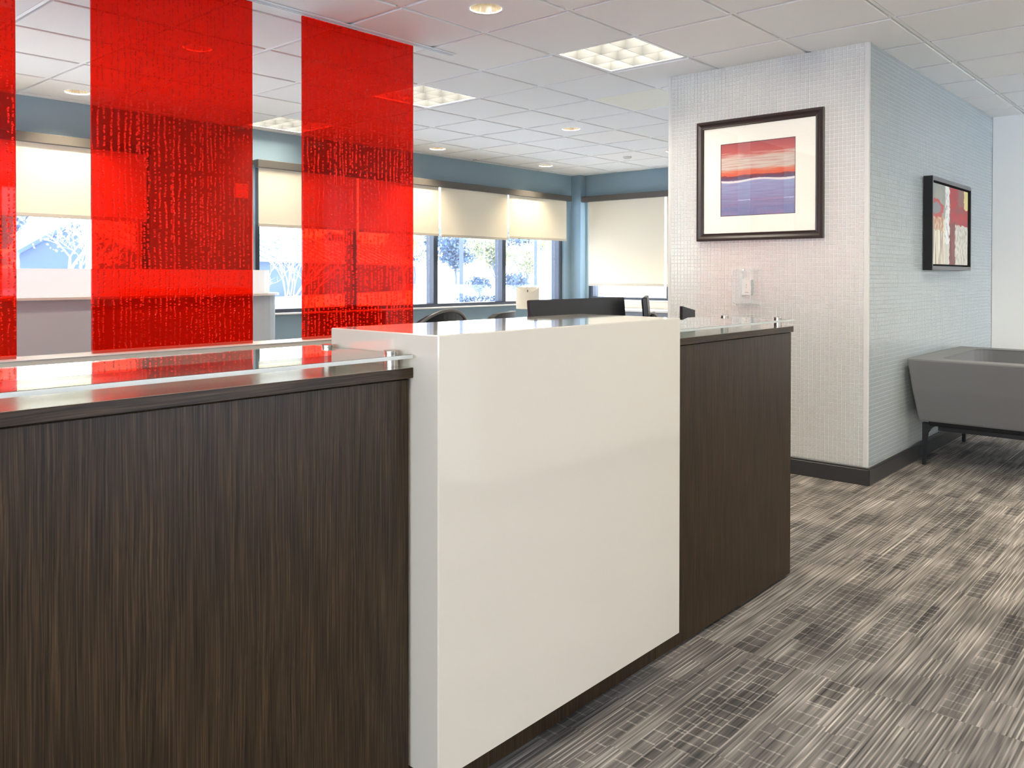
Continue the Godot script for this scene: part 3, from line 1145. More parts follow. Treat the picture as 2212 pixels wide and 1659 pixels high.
func art_abstract() -> ImageTexture:
	var n := noise(71, 1.0, 4)
	var w := 300
	var h := 180
	return picture(w, h, func(x, y):
		var u := float(x) / w
		var v := float(y) / h
		var s: float = n.get_noise_2d(x * 0.02, y * 0.03)
		var s2: float = n.get_noise_2d(x * 0.07 + 50.0, y * 0.05)
		var d: float = n.get_noise_2d(x * 0.09 + 150.0, y * 0.006)
		u += 0.03 * s2
		v += 0.05 * s
		var c := rgb(218, 216, 196)
		if u < 0.36 and v < 0.40:
			c = rgb(158, 160, 146).lerp(rgb(140, 146, 142), clampf(s * 2.0, 0, 1))
		if u < 0.30 and v > 0.38 and v < 0.60:
			c = rgb(186, 142, 112).lerp(rgb(212, 196, 172), clampf(s2 * 2.0 + 0.3, 0, 1))
		if u < 0.34 and v > 0.58:
			c = rgb(224, 220, 198).lerp(rgb(124, 92, 84), clampf(d * 2.6 - 0.2, 0, 0.9))
		var ring := Vector2((u - 0.10) / 0.20, (v - 0.30) / 0.105).length()
		if ring < 1.0:
			c = rgb(184, 84, 82) if ring > 0.6 else rgb(136, 138, 140)
		if u > 0.46 and v < 0.49:
			c = rgb(178, 62, 66).lerp(rgb(148, 84, 82), clampf(s * 2.5 + 0.1, 0, 1))
		if u > 0.70 and u < 0.88 and v < 0.22:
			c = c.lerp(rgb(140, 124, 110), 0.7)
		if u > 0.88 and v < 0.24:
			c = rgb(226, 214, 142)
		if u > 0.46 and u < 0.62 and v > 0.46:
			c = rgb(110, 72, 70).lerp(rgb(146, 84, 80), clampf(d * 2.0 + 0.4, 0, 1))
		if u > 0.62 and v > 0.48:
			c = rgb(216, 212, 196).lerp(rgb(180, 170, 158), clampf(s2 * 3.0, 0, 0.8))
		if u > 0.34 and u < 0.45 and v < 0.74:
			c = rgb(232, 232, 226).lerp(rgb(150, 150, 148), clampf(s2 * 2.2 - 0.3, 0, 1))
		if u > 0.33 and u < 0.44 and v > 0.72:
			c = rgb(206, 200, 186)
		return c)


func frame_rails(o: Node3D, called: String, m: Material, at: Callable, u0: float, u1: float, v0: float, v1: float, profile: Array) -> void:
	# four mitred rails; profile: [inset from the outer edge, height off the wall]; at(u, v, d) gives the point
	var corner := [[u0, v0], [u1, v0], [u1, v1], [u0, v1]]
	var inn := [[1, 1], [-1, 1], [-1, -1], [1, -1]]
	var c: Vector3 = at.call((u0 + u1) / 2, (v0 + v1) / 2, 0.0)
	var out: Vector3 = (at.call(u0, v0, 1.0) - at.call(u0, v0, 0.0))
	for k in 4:
		var l := (k + 1) % 4
		var b := Mb.new()
		var a0: Array = corner[k]
		var b0: Array = corner[l]
		var mid: Vector3 = (at.call(a0[0], a0[1], 0.0) + at.call(b0[0], b0[1], 0.0)) * 0.5
		for q in profile.size() - 1:
			var p := []
			for e in [[k, q], [l, q], [l, q + 1], [k, q + 1]]:
				var pr: Array = profile[e[1]]
				p.append(at.call(corner[e[0]][0] + inn[e[0]][0] * pr[0], corner[e[0]][1] + inn[e[0]][1] * pr[0], pr[1]))
			var along := (p[1] - p[0]).normalized() as Vector3
			var cross := (p[3] - p[0]) as Vector3
			var nn := along.cross(cross).normalized()
			var want := out * 0.8 + (mid - c).normalized() * (1.0 if profile[q + 1][1] >= profile[q][1] else -1.0)
			b.quad(p[0], p[1], p[2], p[3], nn if nn.dot(want) > 0.0 else -nn)
		part(called, b, m, o)


func build_pictures() -> void:
	# framed print on the mosaic pier
	var o := thing("framed_print", "dark brown framed print of a red sky over a lilac sea on the mosaic pier", "picture", V(PX, 1.455, -2.368))
	var at := func(u: float, v: float, d: float) -> Vector3: return V(PX + 0.0015 - d, v, u)
	frame_rails(o, "frame_rail", M.frame_brown, at, -2.797, -1.940, 1.455, 2.245, [[0.0, 0.003], [0.0, 0.028], [0.005, 0.034], [0.016, 0.033], [0.030, 0.024], [0.040, 0.022], [0.0475, 0.024], [0.0495, 0.021], [0.0495, 0.010]])
	var b := Mb.new()
	var y0 := 1.50
	var y1 := 2.20
	var a0 := [-2.627, -2.118, 1.614, 2.087]
	var x := PX - 0.0125
	b.box(V(PX - 0.0085, y0, -2.75), V(PX - 0.002, y1, -1.99))
	for r in [[-2.752, a0[0], 1.4995, 2.2005], [a0[1], -1.985, 1.4995, 2.2005], [a0[0], a0[1], 1.4995, a0[2]], [a0[0], a0[1], a0[3], 2.2005]]:
		b.box(V(x, r[2], r[0]), V(x + 0.003, r[3], r[1]))
	part("mount", b, M.mat_board, o, "wide cream mount")
	var art := mat(Color.WHITE, 0.6)
	art.albedo_texture = art_sunset()
	var q := Mb.new()
	var xa := PX - 0.0095
	q.quad_uv(V(xa, a0[3], a0[0]), V(xa, a0[3], a0[1]), V(xa, a0[2], a0[1]), V(xa, a0[2], a0[0]), Vector3.LEFT)
	part("print", q, art, o, "print with red, orange and lilac bands")
	var line := mat(rgb(70, 36, 44), 0.6)
	var f := Mb.new()
	for r in [[a0[0], a0[0] + 0.004, a0[2], a0[3]], [a0[1] - 0.004, a0[1], a0[2], a0[3]], [a0[0], a0[1], a0[2], a0[2] + 0.004], [a0[0], a0[1], a0[3] - 0.004, a0[3]]]:
		f.box(V(xa - 0.0012, r[2], r[0]), V(xa - 0.0002, r[3], r[1]))
	part("inner_line", f, line, o)
	part("glazing", cube(V(PX - 0.0165, y0 + 0.001, -2.746), V(PX - 0.0145, y1 - 0.001, -1.991)), M.glazing, o)

	# deep float-framed canvas on the blue-grey side
	o = thing("framed_canvas", "abstract red and cream canvas in a deep black frame above the sofa", "picture", V(6.545, 1.266, PZ))
	var z := PZ + 0.002
	var c0 := [6.033, 7.060, 1.266, 1.907]
	for r in [[c0[0], c0[0] + 0.016, c0[2], c0[3], "frame_rail"], [c0[1] - 0.016, c0[1], c0[2], c0[3], "frame_rail"], [c0[0] + 0.0165, c0[1] - 0.0165, c0[2], c0[2] + 0.030, "frame_rail"], [c0[0] + 0.0165, c0[1] - 0.0165, c0[3] - 0.030, c0[3], "frame_rail"]]:
		var rail := cube(V(r[0], r[2], z), V(r[1], r[3], z + 0.0585), 0.001)
		part("frame_rail", rail, M.black_matte, o)
		part("frame_face", cube(V(r[0] + 0.0012, r[2] + 0.0012, z + 0.0587), V(r[1] - 0.0012, r[3] - 0.0012, z + 0.0600)), M.frame_grey, o, "grey front face of the frame")
	part("backing", cube(V(c0[0] + 0.017, c0[2] + 0.031, z + 0.002), V(c0[1] - 0.017, c0[3] - 0.031, z + 0.008)), M.black_matte, o)
	part("canvas_block", cube(V(6.060, 1.308, z + 0.010), V(7.000, 1.864, z + 0.048)), M.mat_board, o)
	var art2 := mat(Color.WHITE, 0.5)
	art2.albedo_texture = art_abstract()
	q = Mb.new()
	q.quad_uv(V(6.060, 1.864, z + 0.0486), V(7.0, 1.864, z + 0.0486), V(7.0, 1.308, z + 0.0486), V(6.060, 1.308, z + 0.0486), V(0, 0, 1))
	part("canvas", q, art2, o, "canvas painted in red, cream and brown")

	# thermostat under a clear guard
	o = thing("thermostat_guard", "clear plastic guard box over a small white thermostat on the mosaic pier", "thermostat", V(PX, 1.036, -2.432))
	var w := 0.0035
	var g := Mb.new()
	var lo := [V(PX + 0.001, 1.036, -2.515), V(PX + 0.001, 1.036, -2.351), V(PX + 0.001, 1.270, -2.351), V(PX + 0.001, 1.270, -2.515)]
	part("flange", cube(V(PX - 0.004, 1.030, -2.520), V(PX + 0.001, 1.276, -2.346), 0.0015), M.acrylic, o)
	var back := [V(PX - 0.0045, 1.040, -2.511), V(PX - 0.0045, 1.040, -2.355), V(PX - 0.0045, 1.266, -2.355), V(PX - 0.0045, 1.266, -2.511)]
	var front := [V(PX - 0.066, 1.054, -2.510), V(PX - 0.066, 1.054, -2.387), V(PX - 0.066, 1.254, -2.387), V(PX - 0.066, 1.254, -2.510)]
	var outs := [Vector3.DOWN, V(0, 0, 1), Vector3.UP, V(0, 0, -1)]
	for k in 4:
		var l := (k + 1) % 4
		g.quad(back[k], back[l], front[l], front[k], outs[k])
	g.quad(front[0], front[1], front[2], front[3], Vector3.LEFT)
	part("cover", g, M.acrylic, o, "clear tapered cover")
	var rim := Mb.new()
	for k in 4:
		rim.tube([front[k], front[(k + 1) % 4]], [0.0022, 0.0022], 8)
		rim.tube([back[k], front[k]], [0.0022, 0.0022], 8)
	part("cover_edge", rim, M.rim_clear, o)
	var knob := Mb.new()
	knob.lathe([Vector2(0.0005, 1.2580), Vector2(0.008, 1.2580), Vector2(0.008, 1.266), Vector2(0.0005, 1.267)], V(PX - 0.04, 0.002, -2.448), 16)
	part("lock", knob, M.chrome, o)
	part("thermostat", cube(V(PX - 0.032, 1.100, -2.466), V(PX - 0.001, 1.205, -2.402), 0.003), M.white_lam, o, "white thermostat inside the guard")
	var vent := Mb.new()
	for k in 10:
		vent.box(V(PX - 0.028, 1.106 + k * 0.0095, -2.4018), V(PX - 0.004, 1.110 + k * 0.0095, -2.4005))
	part("vent", vent, M.frame_grey, o)
	var mark := Mb.new()
	mark.box(V(PX - 0.0328, 1.117, -2.440), V(PX - 0.0321, 1.122, -2.436))
	mark.box(V(PX - 0.0328, 1.118, -2.433), V(PX - 0.0321, 1.121, -2.418))
	mark.box(V(PX - 0.0328, 1.165, -2.434), V(PX - 0.0321, 1.170, -2.430))
	mark.box(V(PX - 0.0328, 1.150, -2.434), V(PX - 0.0321, 1.155, -2.430))
	part("marking", mark, M.black, o)


# ---------------------------------------------------------------- sofa
func rounded(pts: Array, r: Array, segs := 5) -> PackedVector2Array:   # polygon with rounded corners
	var out := PackedVector2Array()
	for i in pts.size():
		var p: Vector2 = pts[i]
		var a: Vector2 = (pts[i - 1] - p).normalized()
		var b: Vector2 = (pts[(i + 1) % pts.size()] - p).normalized()
		if r[i] <= 0.0:
			out.append(p)
			continue
		var ang := acos(clampf(a.dot(b), -1, 1))
		var d: float = r[i] / tan(ang / 2.0)
		var c: Vector2 = p + (a + b).normalized() * (r[i] / sin(ang / 2.0))
		var s: Vector2 = p + a * d - c
		var e: Vector2 = p + b * d - c
		var turn := s.angle_to(e)
		for k in segs + 1:
			out.append(c + s.rotated(turn * k / segs))
	return out


func build_sofa() -> void:
	var o := thing("sofa", "low grey tub sofa with tapered sides and black legs under the abstract canvas", "sofa", V(6.26, 0, -1.22))
	var x0 := 5.617
	var x1 := 6.905
	var z0 := -1.655
	var z1 := -0.80
	var u := rounded([Vector2(x0, z0), Vector2(x1, z0), Vector2(x1, z1), Vector2(x1 - 0.145, z1), Vector2(x1 - 0.145, z0 + 0.15), Vector2(x0 + 0.145, z0 + 0.15), Vector2(x0 + 0.145, z1), Vector2(x0, z1)], [0.012, 0.012, 0.03, 0.03, 0.10, 0.10, 0.03, 0.03])
	var m := Mb.new()
	# tapered body: narrower at the foot, softly rounded rim
	m.prism(u, [[0.295, 0.885], [0.305, 0.893], [0.50, 0.957], [0.672, 0.998], [0.686, 1.0], [0.694, 0.993]])
	part("shell", m, M.sofa, o, "grey upholstered arms and back in one piece")
	var c := cube(V(x0 + 0.15, 0.31, z0 + 0.155), V(x1 - 0.15, 0.46, z1 + 0.01), 0.025)
	part("seat_cushion", c, M.sofa, o)
	part("seat_base", cube(V(x0 + 0.10, 0.262, z0 + 0.10), V(x1 - 0.10, 0.309, z1 - 0.06), 0.01), M.black_matte, o)
	for sx in [0, 1]:
		var lx: float = [x0 + 0.15, x1 - 0.15][sx]
		for sz in [0, 1]:
			var lz: float = [z0 + 0.055, z1 - 0.10][sz]
			var dz := 1.0 if sz == 0 else -1.0
			var leg := Mb.new()
			# tapered blade leg that curves into the rail
			var p := []
			for k in 9:
				var y := 0.275 * k / 8.0
				var w := 0.020 + 0.010 * k / 8.0 + 0.075 * pow(maxf(0.0, (k - 4) / 4.0), 4)
				p.append([y, w])
			for k in 8:
				for side in [-0.016, 0.016]:
					leg.quad(V(lx + side, p[k][0], lz), V(lx + side, p[k][0], lz + dz * p[k][1]), V(lx + side, p[k + 1][0], lz + dz * p[k + 1][1]), V(lx + side, p[k + 1][0], lz), V(side, 0, 0))
				leg.quad(V(lx - 0.016, p[k][0], lz + dz * p[k][1]), V(lx + 0.016, p[k][0], lz + dz * p[k][1]), V(lx + 0.016, p[k + 1][0], lz + dz * p[k + 1][1]), V(lx - 0.016, p[k + 1][0], lz + dz * p[k + 1][1]), V(0, -0.2, dz))
				leg.quad(V(lx - 0.016, p[k][0], lz), V(lx + 0.016, p[k][0], lz), V(lx + 0.016, p[k + 1][0], lz), V(lx - 0.016, p[k + 1][0], lz), V(0, 0, -dz))
			leg.quad(V(lx - 0.016, 0, lz), V(lx + 0.016, 0, lz), V(lx + 0.016, 0, lz + dz * 0.02), V(lx - 0.016, 0, lz + dz * 0.02), Vector3.DOWN)
			part("leg", leg, M.black, o, "black tapered metal leg")
		part("rail", cube(V(lx - 0.016, 0.232, z0 + 0.15), V(lx + 0.016, 0.275, z1 - 0.20), 0.002), M.black, o)


# ---------------------------------------------------------------- behind the counter
func build_office() -> void:
	var desk := thing("desk", "work desk behind the reception counter", "desk", V(2.2, 0, -2.3))
	part("desk_top", cube(V(0.3, 0.715, -2.55), V(3.24, 0.74, -1.80), 0.002), M.white_lam, desk)
	for x in [0.32, 1.75, 3.20]:
		part("end_panel", cube(V(x, 0, -2.50), V(x + 0.025, 0.714, -1.82), 0.001), M.wood, desk)
	monitor("black back of a computer monitor showing above the white counter block", V(2.592, 0.741, -1.965), 0.605, PI, 0.375)
	monitor("black computer monitor seen edge-on between the white counter block and the pier", V(3.10, 0.741, -1.98), 0.40, deg_to_rad(31.6 + 180.0), 0.375)
	# folded black stand right of it
	var st := thing("document_stand", "small black slanted panel standing behind the glass shelf near the pier", "document stand", V(3.45, 0, -2.0))
	part("side_table", cube(V(3.34, 0.70, -2.30), V(3.75, 0.725, -1.80), 0.002), M.white_lam, st)
	part("pedestal", cube(V(3.38, 0.0, -2.26), V(3.71, 0.699, -1.84), 0.002), M.kiosk, st)
	var p := Mb.new()
	var poly := [V(3.403, 0.7255, -2.0), V(3.522, 0.7255, -2.0), V(3.522, 1.061, -2.0), V(3.405, 1.083, -2.0)]
	p.quad(poly[0], poly[1], poly[2], poly[3], V(0, 0, 1))
	var bk := poly.map(func(q): return q + V(0, 0, -0.015))
	p.quad(bk[0], bk[1], bk[2], bk[3], V(0, 0, -1))
	for k in 4:
		p.quad(poly[k], poly[(k + 1) % 4], bk[(k + 1) % 4], bk[k], [Vector3.DOWN, Vector3.RIGHT, Vector3.UP, Vector3.LEFT][k])
	part("panel", p, M.black, st)

	chair("black office chair with an arched back behind the red-reflecting corner of the counter block", V(2.42, 0, -2.62), 0.2, 0.26, 1.072, true)
	chair("charcoal office chair with a flat-topped back between the arched chair and the monitor", V(3.30, 0, -3.05), 0.5, 0.24, 1.03, false)

	# desk with a lamp by the windows
	var t := thing("desk", "window-side desk that carries the small white lamp", "desk", V(5.75, 0, -5.0))
	part("desk_top", cube(V(4.95, 0.715, -5.35), V(6.55, 0.74, -4.65), 0.002), M.white_lam, t)
	for x in [4.97, 6.505]:
		part("end_panel", cube(V(x, 0, -5.33), V(x + 0.025, 0.714, -4.67)), M.white_lam, t)
	var l := thing("table_lamp", "small white table lamp with a scooped shade in front of the far windows", "lamp", V(5.748, 0.7405, -5.0))
	var s := Mb.new()
	s.lathe([Vector2(0.0005, 0.7405), Vector2(0.06, 0.7405), Vector2(0.06, 0.750), Vector2(0.006, 0.755), Vector2(0.006, 0.93)], V(5.748, 0, -5.0), 20)
	part("stem", s, M.chrome, l)
	var sh := Mb.new()       # half-round shade whose upper edge dips in the middle
	for k in 24:
		var a := []
		for e in [k, k + 1]:
			var w = PI * (0.02 + 0.96 * e / 24.0) + PI
			var dip: float = 0.030 * pow(sin(PI * e / 24.0), 2.0)
			a.append([cos(w), sin(w), 1.120 - dip])
		for side in [0.108, 0.104]:
			var q := []
			for e in [[0, 0], [1, 0], [1, 1], [0, 1]]:
				var d: Array = a[e[0]]
				q.append(V(5.748, 0, -5.0) + V(d[0] * side * 0.752 - d[1] * side * 0.5, d[2] if e[1] else 0.922, -d[1] * side * 0.66 - d[0] * side * 0.0))
			sh.quad(q[0], q[1], q[2], q[3], V(a[0][0], 0, -a[0][1]) * (1.0 if side > 0.106 else -1.0))
	var core := Mb.new()
	core.lathe([Vector2(0.100, 0.921), Vector2(0.106, 0.921), Vector2(0.108, 1.00), Vector2(0.106, 1.119), Vector2(0.101, 1.119), Vector2(0.101, 0.925)], V(5.748, 0, -5.0), 32)
	var cut := Mb.new()
	for i in range(0, core.v.size(), 3):
		var tri_ := []
		for k in 3:
			var q: Vector3 = core.v[i + k]
			if q.y > 1.05:
				var side_ := (q - V(5.748, 0, -5.0)).normalized()
				var facing := maxf(0.0, V(side_.x, 0, side_.z).normalized().dot(V(-0.752, 0, 0.66)))
				q.y -= 0.045 * facing * facing
			tri_.append(q)
		cut.v.append_array([tri_[0], tri_[1], tri_[2]])
		for k in 3:
			cut.n.append(core.n[i + k])
			cut.t.append(core.t[i + k])
	part("shade", cut, M.shade, l)
	var fin := Mb.new()
	fin.lathe([Vector2(0.0005, 1.095), Vector2(0.006, 1.09), Vector2(0.004, 1.075), Vector2(0.006, 1.06), Vector2(0.006, 0.93)], V(5.748, 0, -5.0), 12)
	part("finial", fin, M.frame_grey, l)

	# low cabinets below the right window
	var cr := thing("credenza", "low grey cabinet under the bright window left of the pier", "cabinet", V(8.8, 0, -5.4))
	part("body", cube(V(8.62, 0.0, -6.75), V(9.07, 0.775, -3.2), 0.003), M.cabinet_grey, cr)
	part("cabinet_top", cube(V(8.60, 0.7755, -6.77), V(9.072, 0.80, -3.18), 0.003), M.white_lam, cr)

	# curved white service pod by the windows
	var k := thing("service_pod", "curved white two-tier service counter between the red panels and the windows", "counter", V(1.9, 0, -5.7))
	var plan := func(grow: float) -> PackedVector2Array:
		var q := PackedVector2Array()
		var x0 := 0.30 - grow
		var x1 := 3.515 + grow
		var n := 20
		for e in n + 1:          # bowed front
			var a := float(e) / n
			var x := lerpf(x0 + 0.40, x1 - 0.42, a)
			q.append(Vector2(x, -5.27 - 0.07 * pow(2.0 * a - 1.0, 2.0) + grow))
		for e in 9:              # rounded right end
			var w = PI / 2 - PI / 2 * e / 8.0
			q.append(Vector2(x1 - 0.40 + 0.40 * cos(w), -5.34 - 0.40 + 0.40 * sin(w) + grow))
		q.append(Vector2(x1, -6.25 - grow))
		q.append(Vector2(x0, -6.25 - grow))
		for e in 9:
			var w = PI + -PI / 2 * e / 8.0
			q.append(Vector2(x0 + 0.40 + 0.40 * cos(w), -5.34 - 0.40 + 0.40 * sin(w) + grow))
		return q
	var body := Mb.new()
	body.prism(plan.call(0.0), [[0.0, 1.0], [1.078, 1.0]])
	part("body", body, M.kiosk, k, "grey-white curved lower front")
	var lip := Mb.new()
	lip.prism(plan.call(0.02), [[1.0785, 1.0], [1.094, 1.0]])
	part("ledge", lip, M.white_lam, k, "thin white ledge between the tiers")
	var screen := Mb.new()
	var pl: PackedVector2Array = plan.call(-0.03)
	for i in range(0, pl.size() - 1):
		if pl[i].y < -6.2 and pl[i + 1].y < -6.2:
			continue
		var a := pl[i]
		var b := pl[i + 1]
		var d := (b - a).normalized()
		var nn := V(-d.y, 0, d.x)
		if nn.dot(V(a.x - 1.9, 0, a.y + 5.9)) < 0.0:
			nn = -nn
		screen.quad(V(a.x, 1.0945, a.y), V(b.x, 1.0945, b.y), V(b.x, 1.263, b.y), V(a.x, 1.263, a.y), nn)
		screen.quad(V(a.x, 1.0945, a.y) - nn * 0.012, V(b.x, 1.0945, b.y) - nn * 0.012, V(b.x, 1.263, b.y) - nn * 0.012, V(a.x, 1.263, a.y) - nn * 0.012, -nn)
		screen.quad(V(a.x, 1.263, a.y), V(b.x, 1.263, b.y), V(b.x, 1.263, b.y) - nn * 0.012, V(a.x, 1.263, a.y) - nn * 0.012, Vector3.UP)
	part("privacy_screen", screen, M.screen_white, k, "bright white translucent upper tier")

	var plate := thing("wall_plate", "small pale square plate on the blue wall, seen through the middle red panel", "wall plate", V(4.03, 1.93, ZW))
	part("plate", cube(V(3.965, 1.935, ZW + 0.001), V(4.095, 2.068, ZW + 0.022), 0.004), M.white_lam, plate)


func monitor(label: String, at: Vector3, w: float, turn: float, h: float) -> void:   # screen faces -z of its own axes turned by `turn`; its back faces +z
	var o := thing("computer_monitor", label, "monitor", at, "", turn - PI)
	var y0 := 0.395 - h
	var tilt := Transform3D(Basis(Vector3.RIGHT, deg_to_rad(-5.0)), V(0, 0, 0))
	local_part("screen_back", cube(V(-w / 2, y0, 0.0), V(w / 2, 0.395, 0.022), 0.004).moved(tilt), M.black, o)
	local_part("screen", cube(V(-w / 2 + 0.01, y0 + 0.015, -0.0025), V(w / 2 - 0.01, 0.385, -0.0005)).moved(tilt), M.black_matte, o)
	local_part("bulge", cube(V(-w * 0.28, y0 + 0.06, 0.0225), V(w * 0.28, 0.32, 0.055), 0.012).moved(tilt), M.black, o)
	local_part("neck", cube(V(-0.03, 0.012, 0.058), V(0.03, y0 + 0.16, 0.075), 0.003), M.black, o)
	local_part("foot", cube(V(-0.12, 0.0005, -0.06), V(0.12, 0.012, 0.13), 0.004), M.black, o)


func chair(label: String, at: Vector3, turn: float, half: float, top: float, arched: bool) -> void:
	var o := thing("office_chair", label, "chair", at, "", turn)
	var back := Mb.new()
	var n := 16
	for k in n:
		var q := []
		for e in [k, k + 1]:
			var u: float = 2.0 * e / n - 1.0
			var drop: float = (1.0 - sqrt(maxf(0.0, 1.0 - 0.92 * u * u))) * half * 0.9 if arched else pow(absf(u), 8.0) * 0.05
			q.append([u * half, top - drop, 0.06 * (1.0 - u * u)])
		for f in [[0.0, 1.0], [-0.035, -1.0]]:
			back.quad(V(q[0][0], 0.55, q[0][2] + f[0]), V(q[1][0], 0.55, q[1][2] + f[0]), V(q[1][0], q[1][1], q[1][2] + f[0]), V(q[0][0], q[0][1], q[0][2] + f[0]), V(0, 0, f[1]))
		back.quad(V(q[0][0], q[0][1], q[0][2]), V(q[1][0], q[1][1], q[1][2]), V(q[1][0], q[1][1], q[1][2] - 0.035), V(q[0][0], q[0][1], q[0][2] - 0.035), Vector3.UP)
	for s in [-1, 1]:
		var y1: float = top - ((1.0 - sqrt(0.08)) * half * 0.9 if arched else 0.05)
		back.quad(V(s * half, 0.55, 0), V(s * half, 0.55, -0.035), V(s * half, y1, -0.035), V(s * half, y1, 0), V(s, 0, 0))
	local_part("backrest", back, M.black, o)
	if arched:
		var rim := []
		var rr := []
		for k in 33:
			var u := 2.0 * k / 32.0 - 1.0
			rim.append(V(u * half, top - (1.0 - sqrt(maxf(0.0, 1.0 - 0.92 * u * u))) * half * 0.9 + 0.006, 0.06 * (1.0 - u * u) + 0.002))
			rr.append(0.007)
		var t := Mb.new()
		t.tube(rim, rr, 8)
		local_part("back_rim", t, M.frame_grey, o)
	local_part("seat", cube(V(-0.25, 0.42, -0.50), V(0.25, 0.50, -0.02), 0.03), M.black_matte, o)
	for s in [-1, 1]:
		local_part("armrest", cube(V(s * 0.29 - 0.03, 0.66, -0.38), V(s * 0.29 + 0.03, 0.685, -0.10), 0.01), M.black, o)
		local_part("arm_post", cube(V(s * 0.29 - 0.012, 0.44, -0.26), V(s * 0.29 + 0.012, 0.659, -0.22)), M.black, o)
	var c := Mb.new()
	c.lathe([Vector2(0.0005, 0.09), Vector2(0.03, 0.09), Vector2(0.03, 0.415), Vector2(0.0005, 0.415)], V(0, 0, -0.25), 16)
	local_part("column", c, M.chrome, o)
	for k in 5:
		var w := TAU * k / 5.0
		var leg := Mb.new()
		leg.tube([V(0, 0.10, -0.25), V(cos(w) * 0.28, 0.06, -0.25 + sin(w) * 0.28)], [0.022, 0.014], 8)
		leg.lathe([Vector2(0.0005, 0.0), Vector2(0.022, 0.008), Vector2(0.022, 0.04), Vector2(0.0005, 0.05)], V(cos(w) * 0.28, 0.0, -0.25 + sin(w) * 0.28), 10)
		local_part("base_leg", leg, M.black, o)


# ---------------------------------------------------------------- outdoors
func tree(called: String, label: String, at: Vector3, height: float, levels: int, bark: Material, crown: Material, seed_: int, leaves: int, leaf: float, group := "") -> Node3D:
	var o := thing(called, label, "tree", at, group)
	var r := RandomNumberGenerator.new()
	r.seed = seed_
	var b := Mb.new()
	var tips := []
	var todo := [[Vector3.ZERO, V(0, 1, 0), height * 0.26, height * 0.018, 0]]
	if called == "bare_shrub":
		todo = []
		for k in 7:
			todo.append([V(r.randf_range(-0.2, 0.2), 0, r.randf_range(-0.2, 0.2)), V(r.randf_range(-0.45, 0.45), 1, r.randf_range(-0.45, 0.45)).normalized(), height * 0.36, height * 0.008, 1])
	while todo:
		var w: Array = todo.pop_back()
		var from: Vector3 = w[0]
		var dir: Vector3 = w[1]
		var mid: Vector3 = from + dir * w[2] * 0.5 + V(r.randf_range(-1, 1), r.randf_range(-0.3, 0.3), r.randf_range(-1, 1)) * w[2] * 0.06
		var to: Vector3 = from + dir * w[2]
		b.tube([from, mid, to], [w[3], w[3] * 0.85, w[3] * 0.68], 5 if w[4] < 2 else 3)
		if w[4] >= levels:
			tips.append(to)
			continue
		if w[4] >= levels - 2:
			tips.append(mid)
		for k in r.randi_range(2, 4):
			var d := (dir + V(r.randf_range(-1, 1), r.randf_range(-0.25, 0.45), r.randf_range(-1, 1)) * 0.95).normalized()
			todo.append([to if k < 2 else mid, d, w[2] * r.randf_range(0.62, 0.86), w[3] * 0.62, w[4] + 1])
	local_part("trunk", b, bark, o)
	if leaves > 0:
		var f := Mb.new()
		for k in leaves:
			var c: Vector3 = tips[r.randi() % tips.size()] + V(r.randf_range(-1, 1), r.randf_range(-1, 1), r.randf_range(-1, 1)) * height * 0.085
			var x := V(r.randf_range(-1, 1), r.randf_range(-1, 1), r.randf_range(-1, 1)).normalized() * leaf
			var y := x.cross(V(r.randf_range(-1, 1), r.randf_range(-1, 1), r.randf_range(-1, 1))).normalized() * leaf * 0.7
			f.tri(c - x, c + y, c + x, Vector3.UP)
			f.tri(c - x, c - y, c + x, Vector3.UP)
		local_part("crown", f, crown, o).set_meta("kind", "stuff")
	return o


func gable(o: Node3D, a: Vector3, b: Vector3, half: float, eave: float, ridge: float, roof: Material, wall: Material, seams: int) -> void:
	# ridge from a to b on the ground plan
	var d := (b - a).normalized()
	var s := V(-d.z, 0, d.x)
	var w := Mb.new()
	var c := [a - s * half, a + s * half, b + s * half, b - s * half]
	for k in 4:
		var l := (k + 1) % 4
		w.quad(c[k], c[l], c[l] + V(0, eave, 0), c[k] + V(0, eave, 0), (c[k] + c[l]) * 0.5 - (a + b) * 0.5)
	w.tri(c[0] + V(0, eave, 0), c[1] + V(0, eave, 0), a + V(0, ridge, 0), -d)
	w.tri(c[2] + V(0, eave, 0), c[3] + V(0, eave, 0), b + V(0, ridge, 0), d)
	part("wall", w, wall, o)
	for q in [-1.0, 1.0]:
		var over := 0.5
		var slope := (ridge - eave) / half
		var e0 = a - d * over + s * q * (half + over) + V(0, eave - slope * over, 0)
		var e1 = b + d * over + s * q * (half + over) + V(0, eave - slope * over, 0)
		var r0 = a - d * over + V(0, ridge, 0)
		var r1 = b + d * over + V(0, ridge, 0)
		var m := Mb.new()
		var up = (V(0, half, 0) + s * q * (ridge - eave)).normalized()
		for h in [0.02, 0.16]:
			m.quad(e0 + up * h, e1 + up * h, r1 + up * h, r0 + up * h, up if h > 0.1 else -up)
		m.quad(e0 + up * 0.02, e1 + up * 0.02, e1 + up * 0.16, e0 + up * 0.16, s * q)
		m.quad(e0 + up * 0.02, r0 + up * 0.02, r0 + up * 0.16, e0 + up * 0.16, -d)
		m.quad(e1 + up * 0.02, r1 + up * 0.02, r1 + up * 0.16, e1 + up * 0.16, d)
		var sheet := part("roof", m, roof, o)
		for k in seams:
			var t := (k + 0.5) / seams
			var p0 = e0.lerp(e1, t) + up * 0.19
			var p1 = r0.lerp(r1, t) + up * 0.19
			var st := Mb.new()
			st.tube([p0, p1], [0.06, 0.06], 4)
			part("seam", st, roof, sheet)


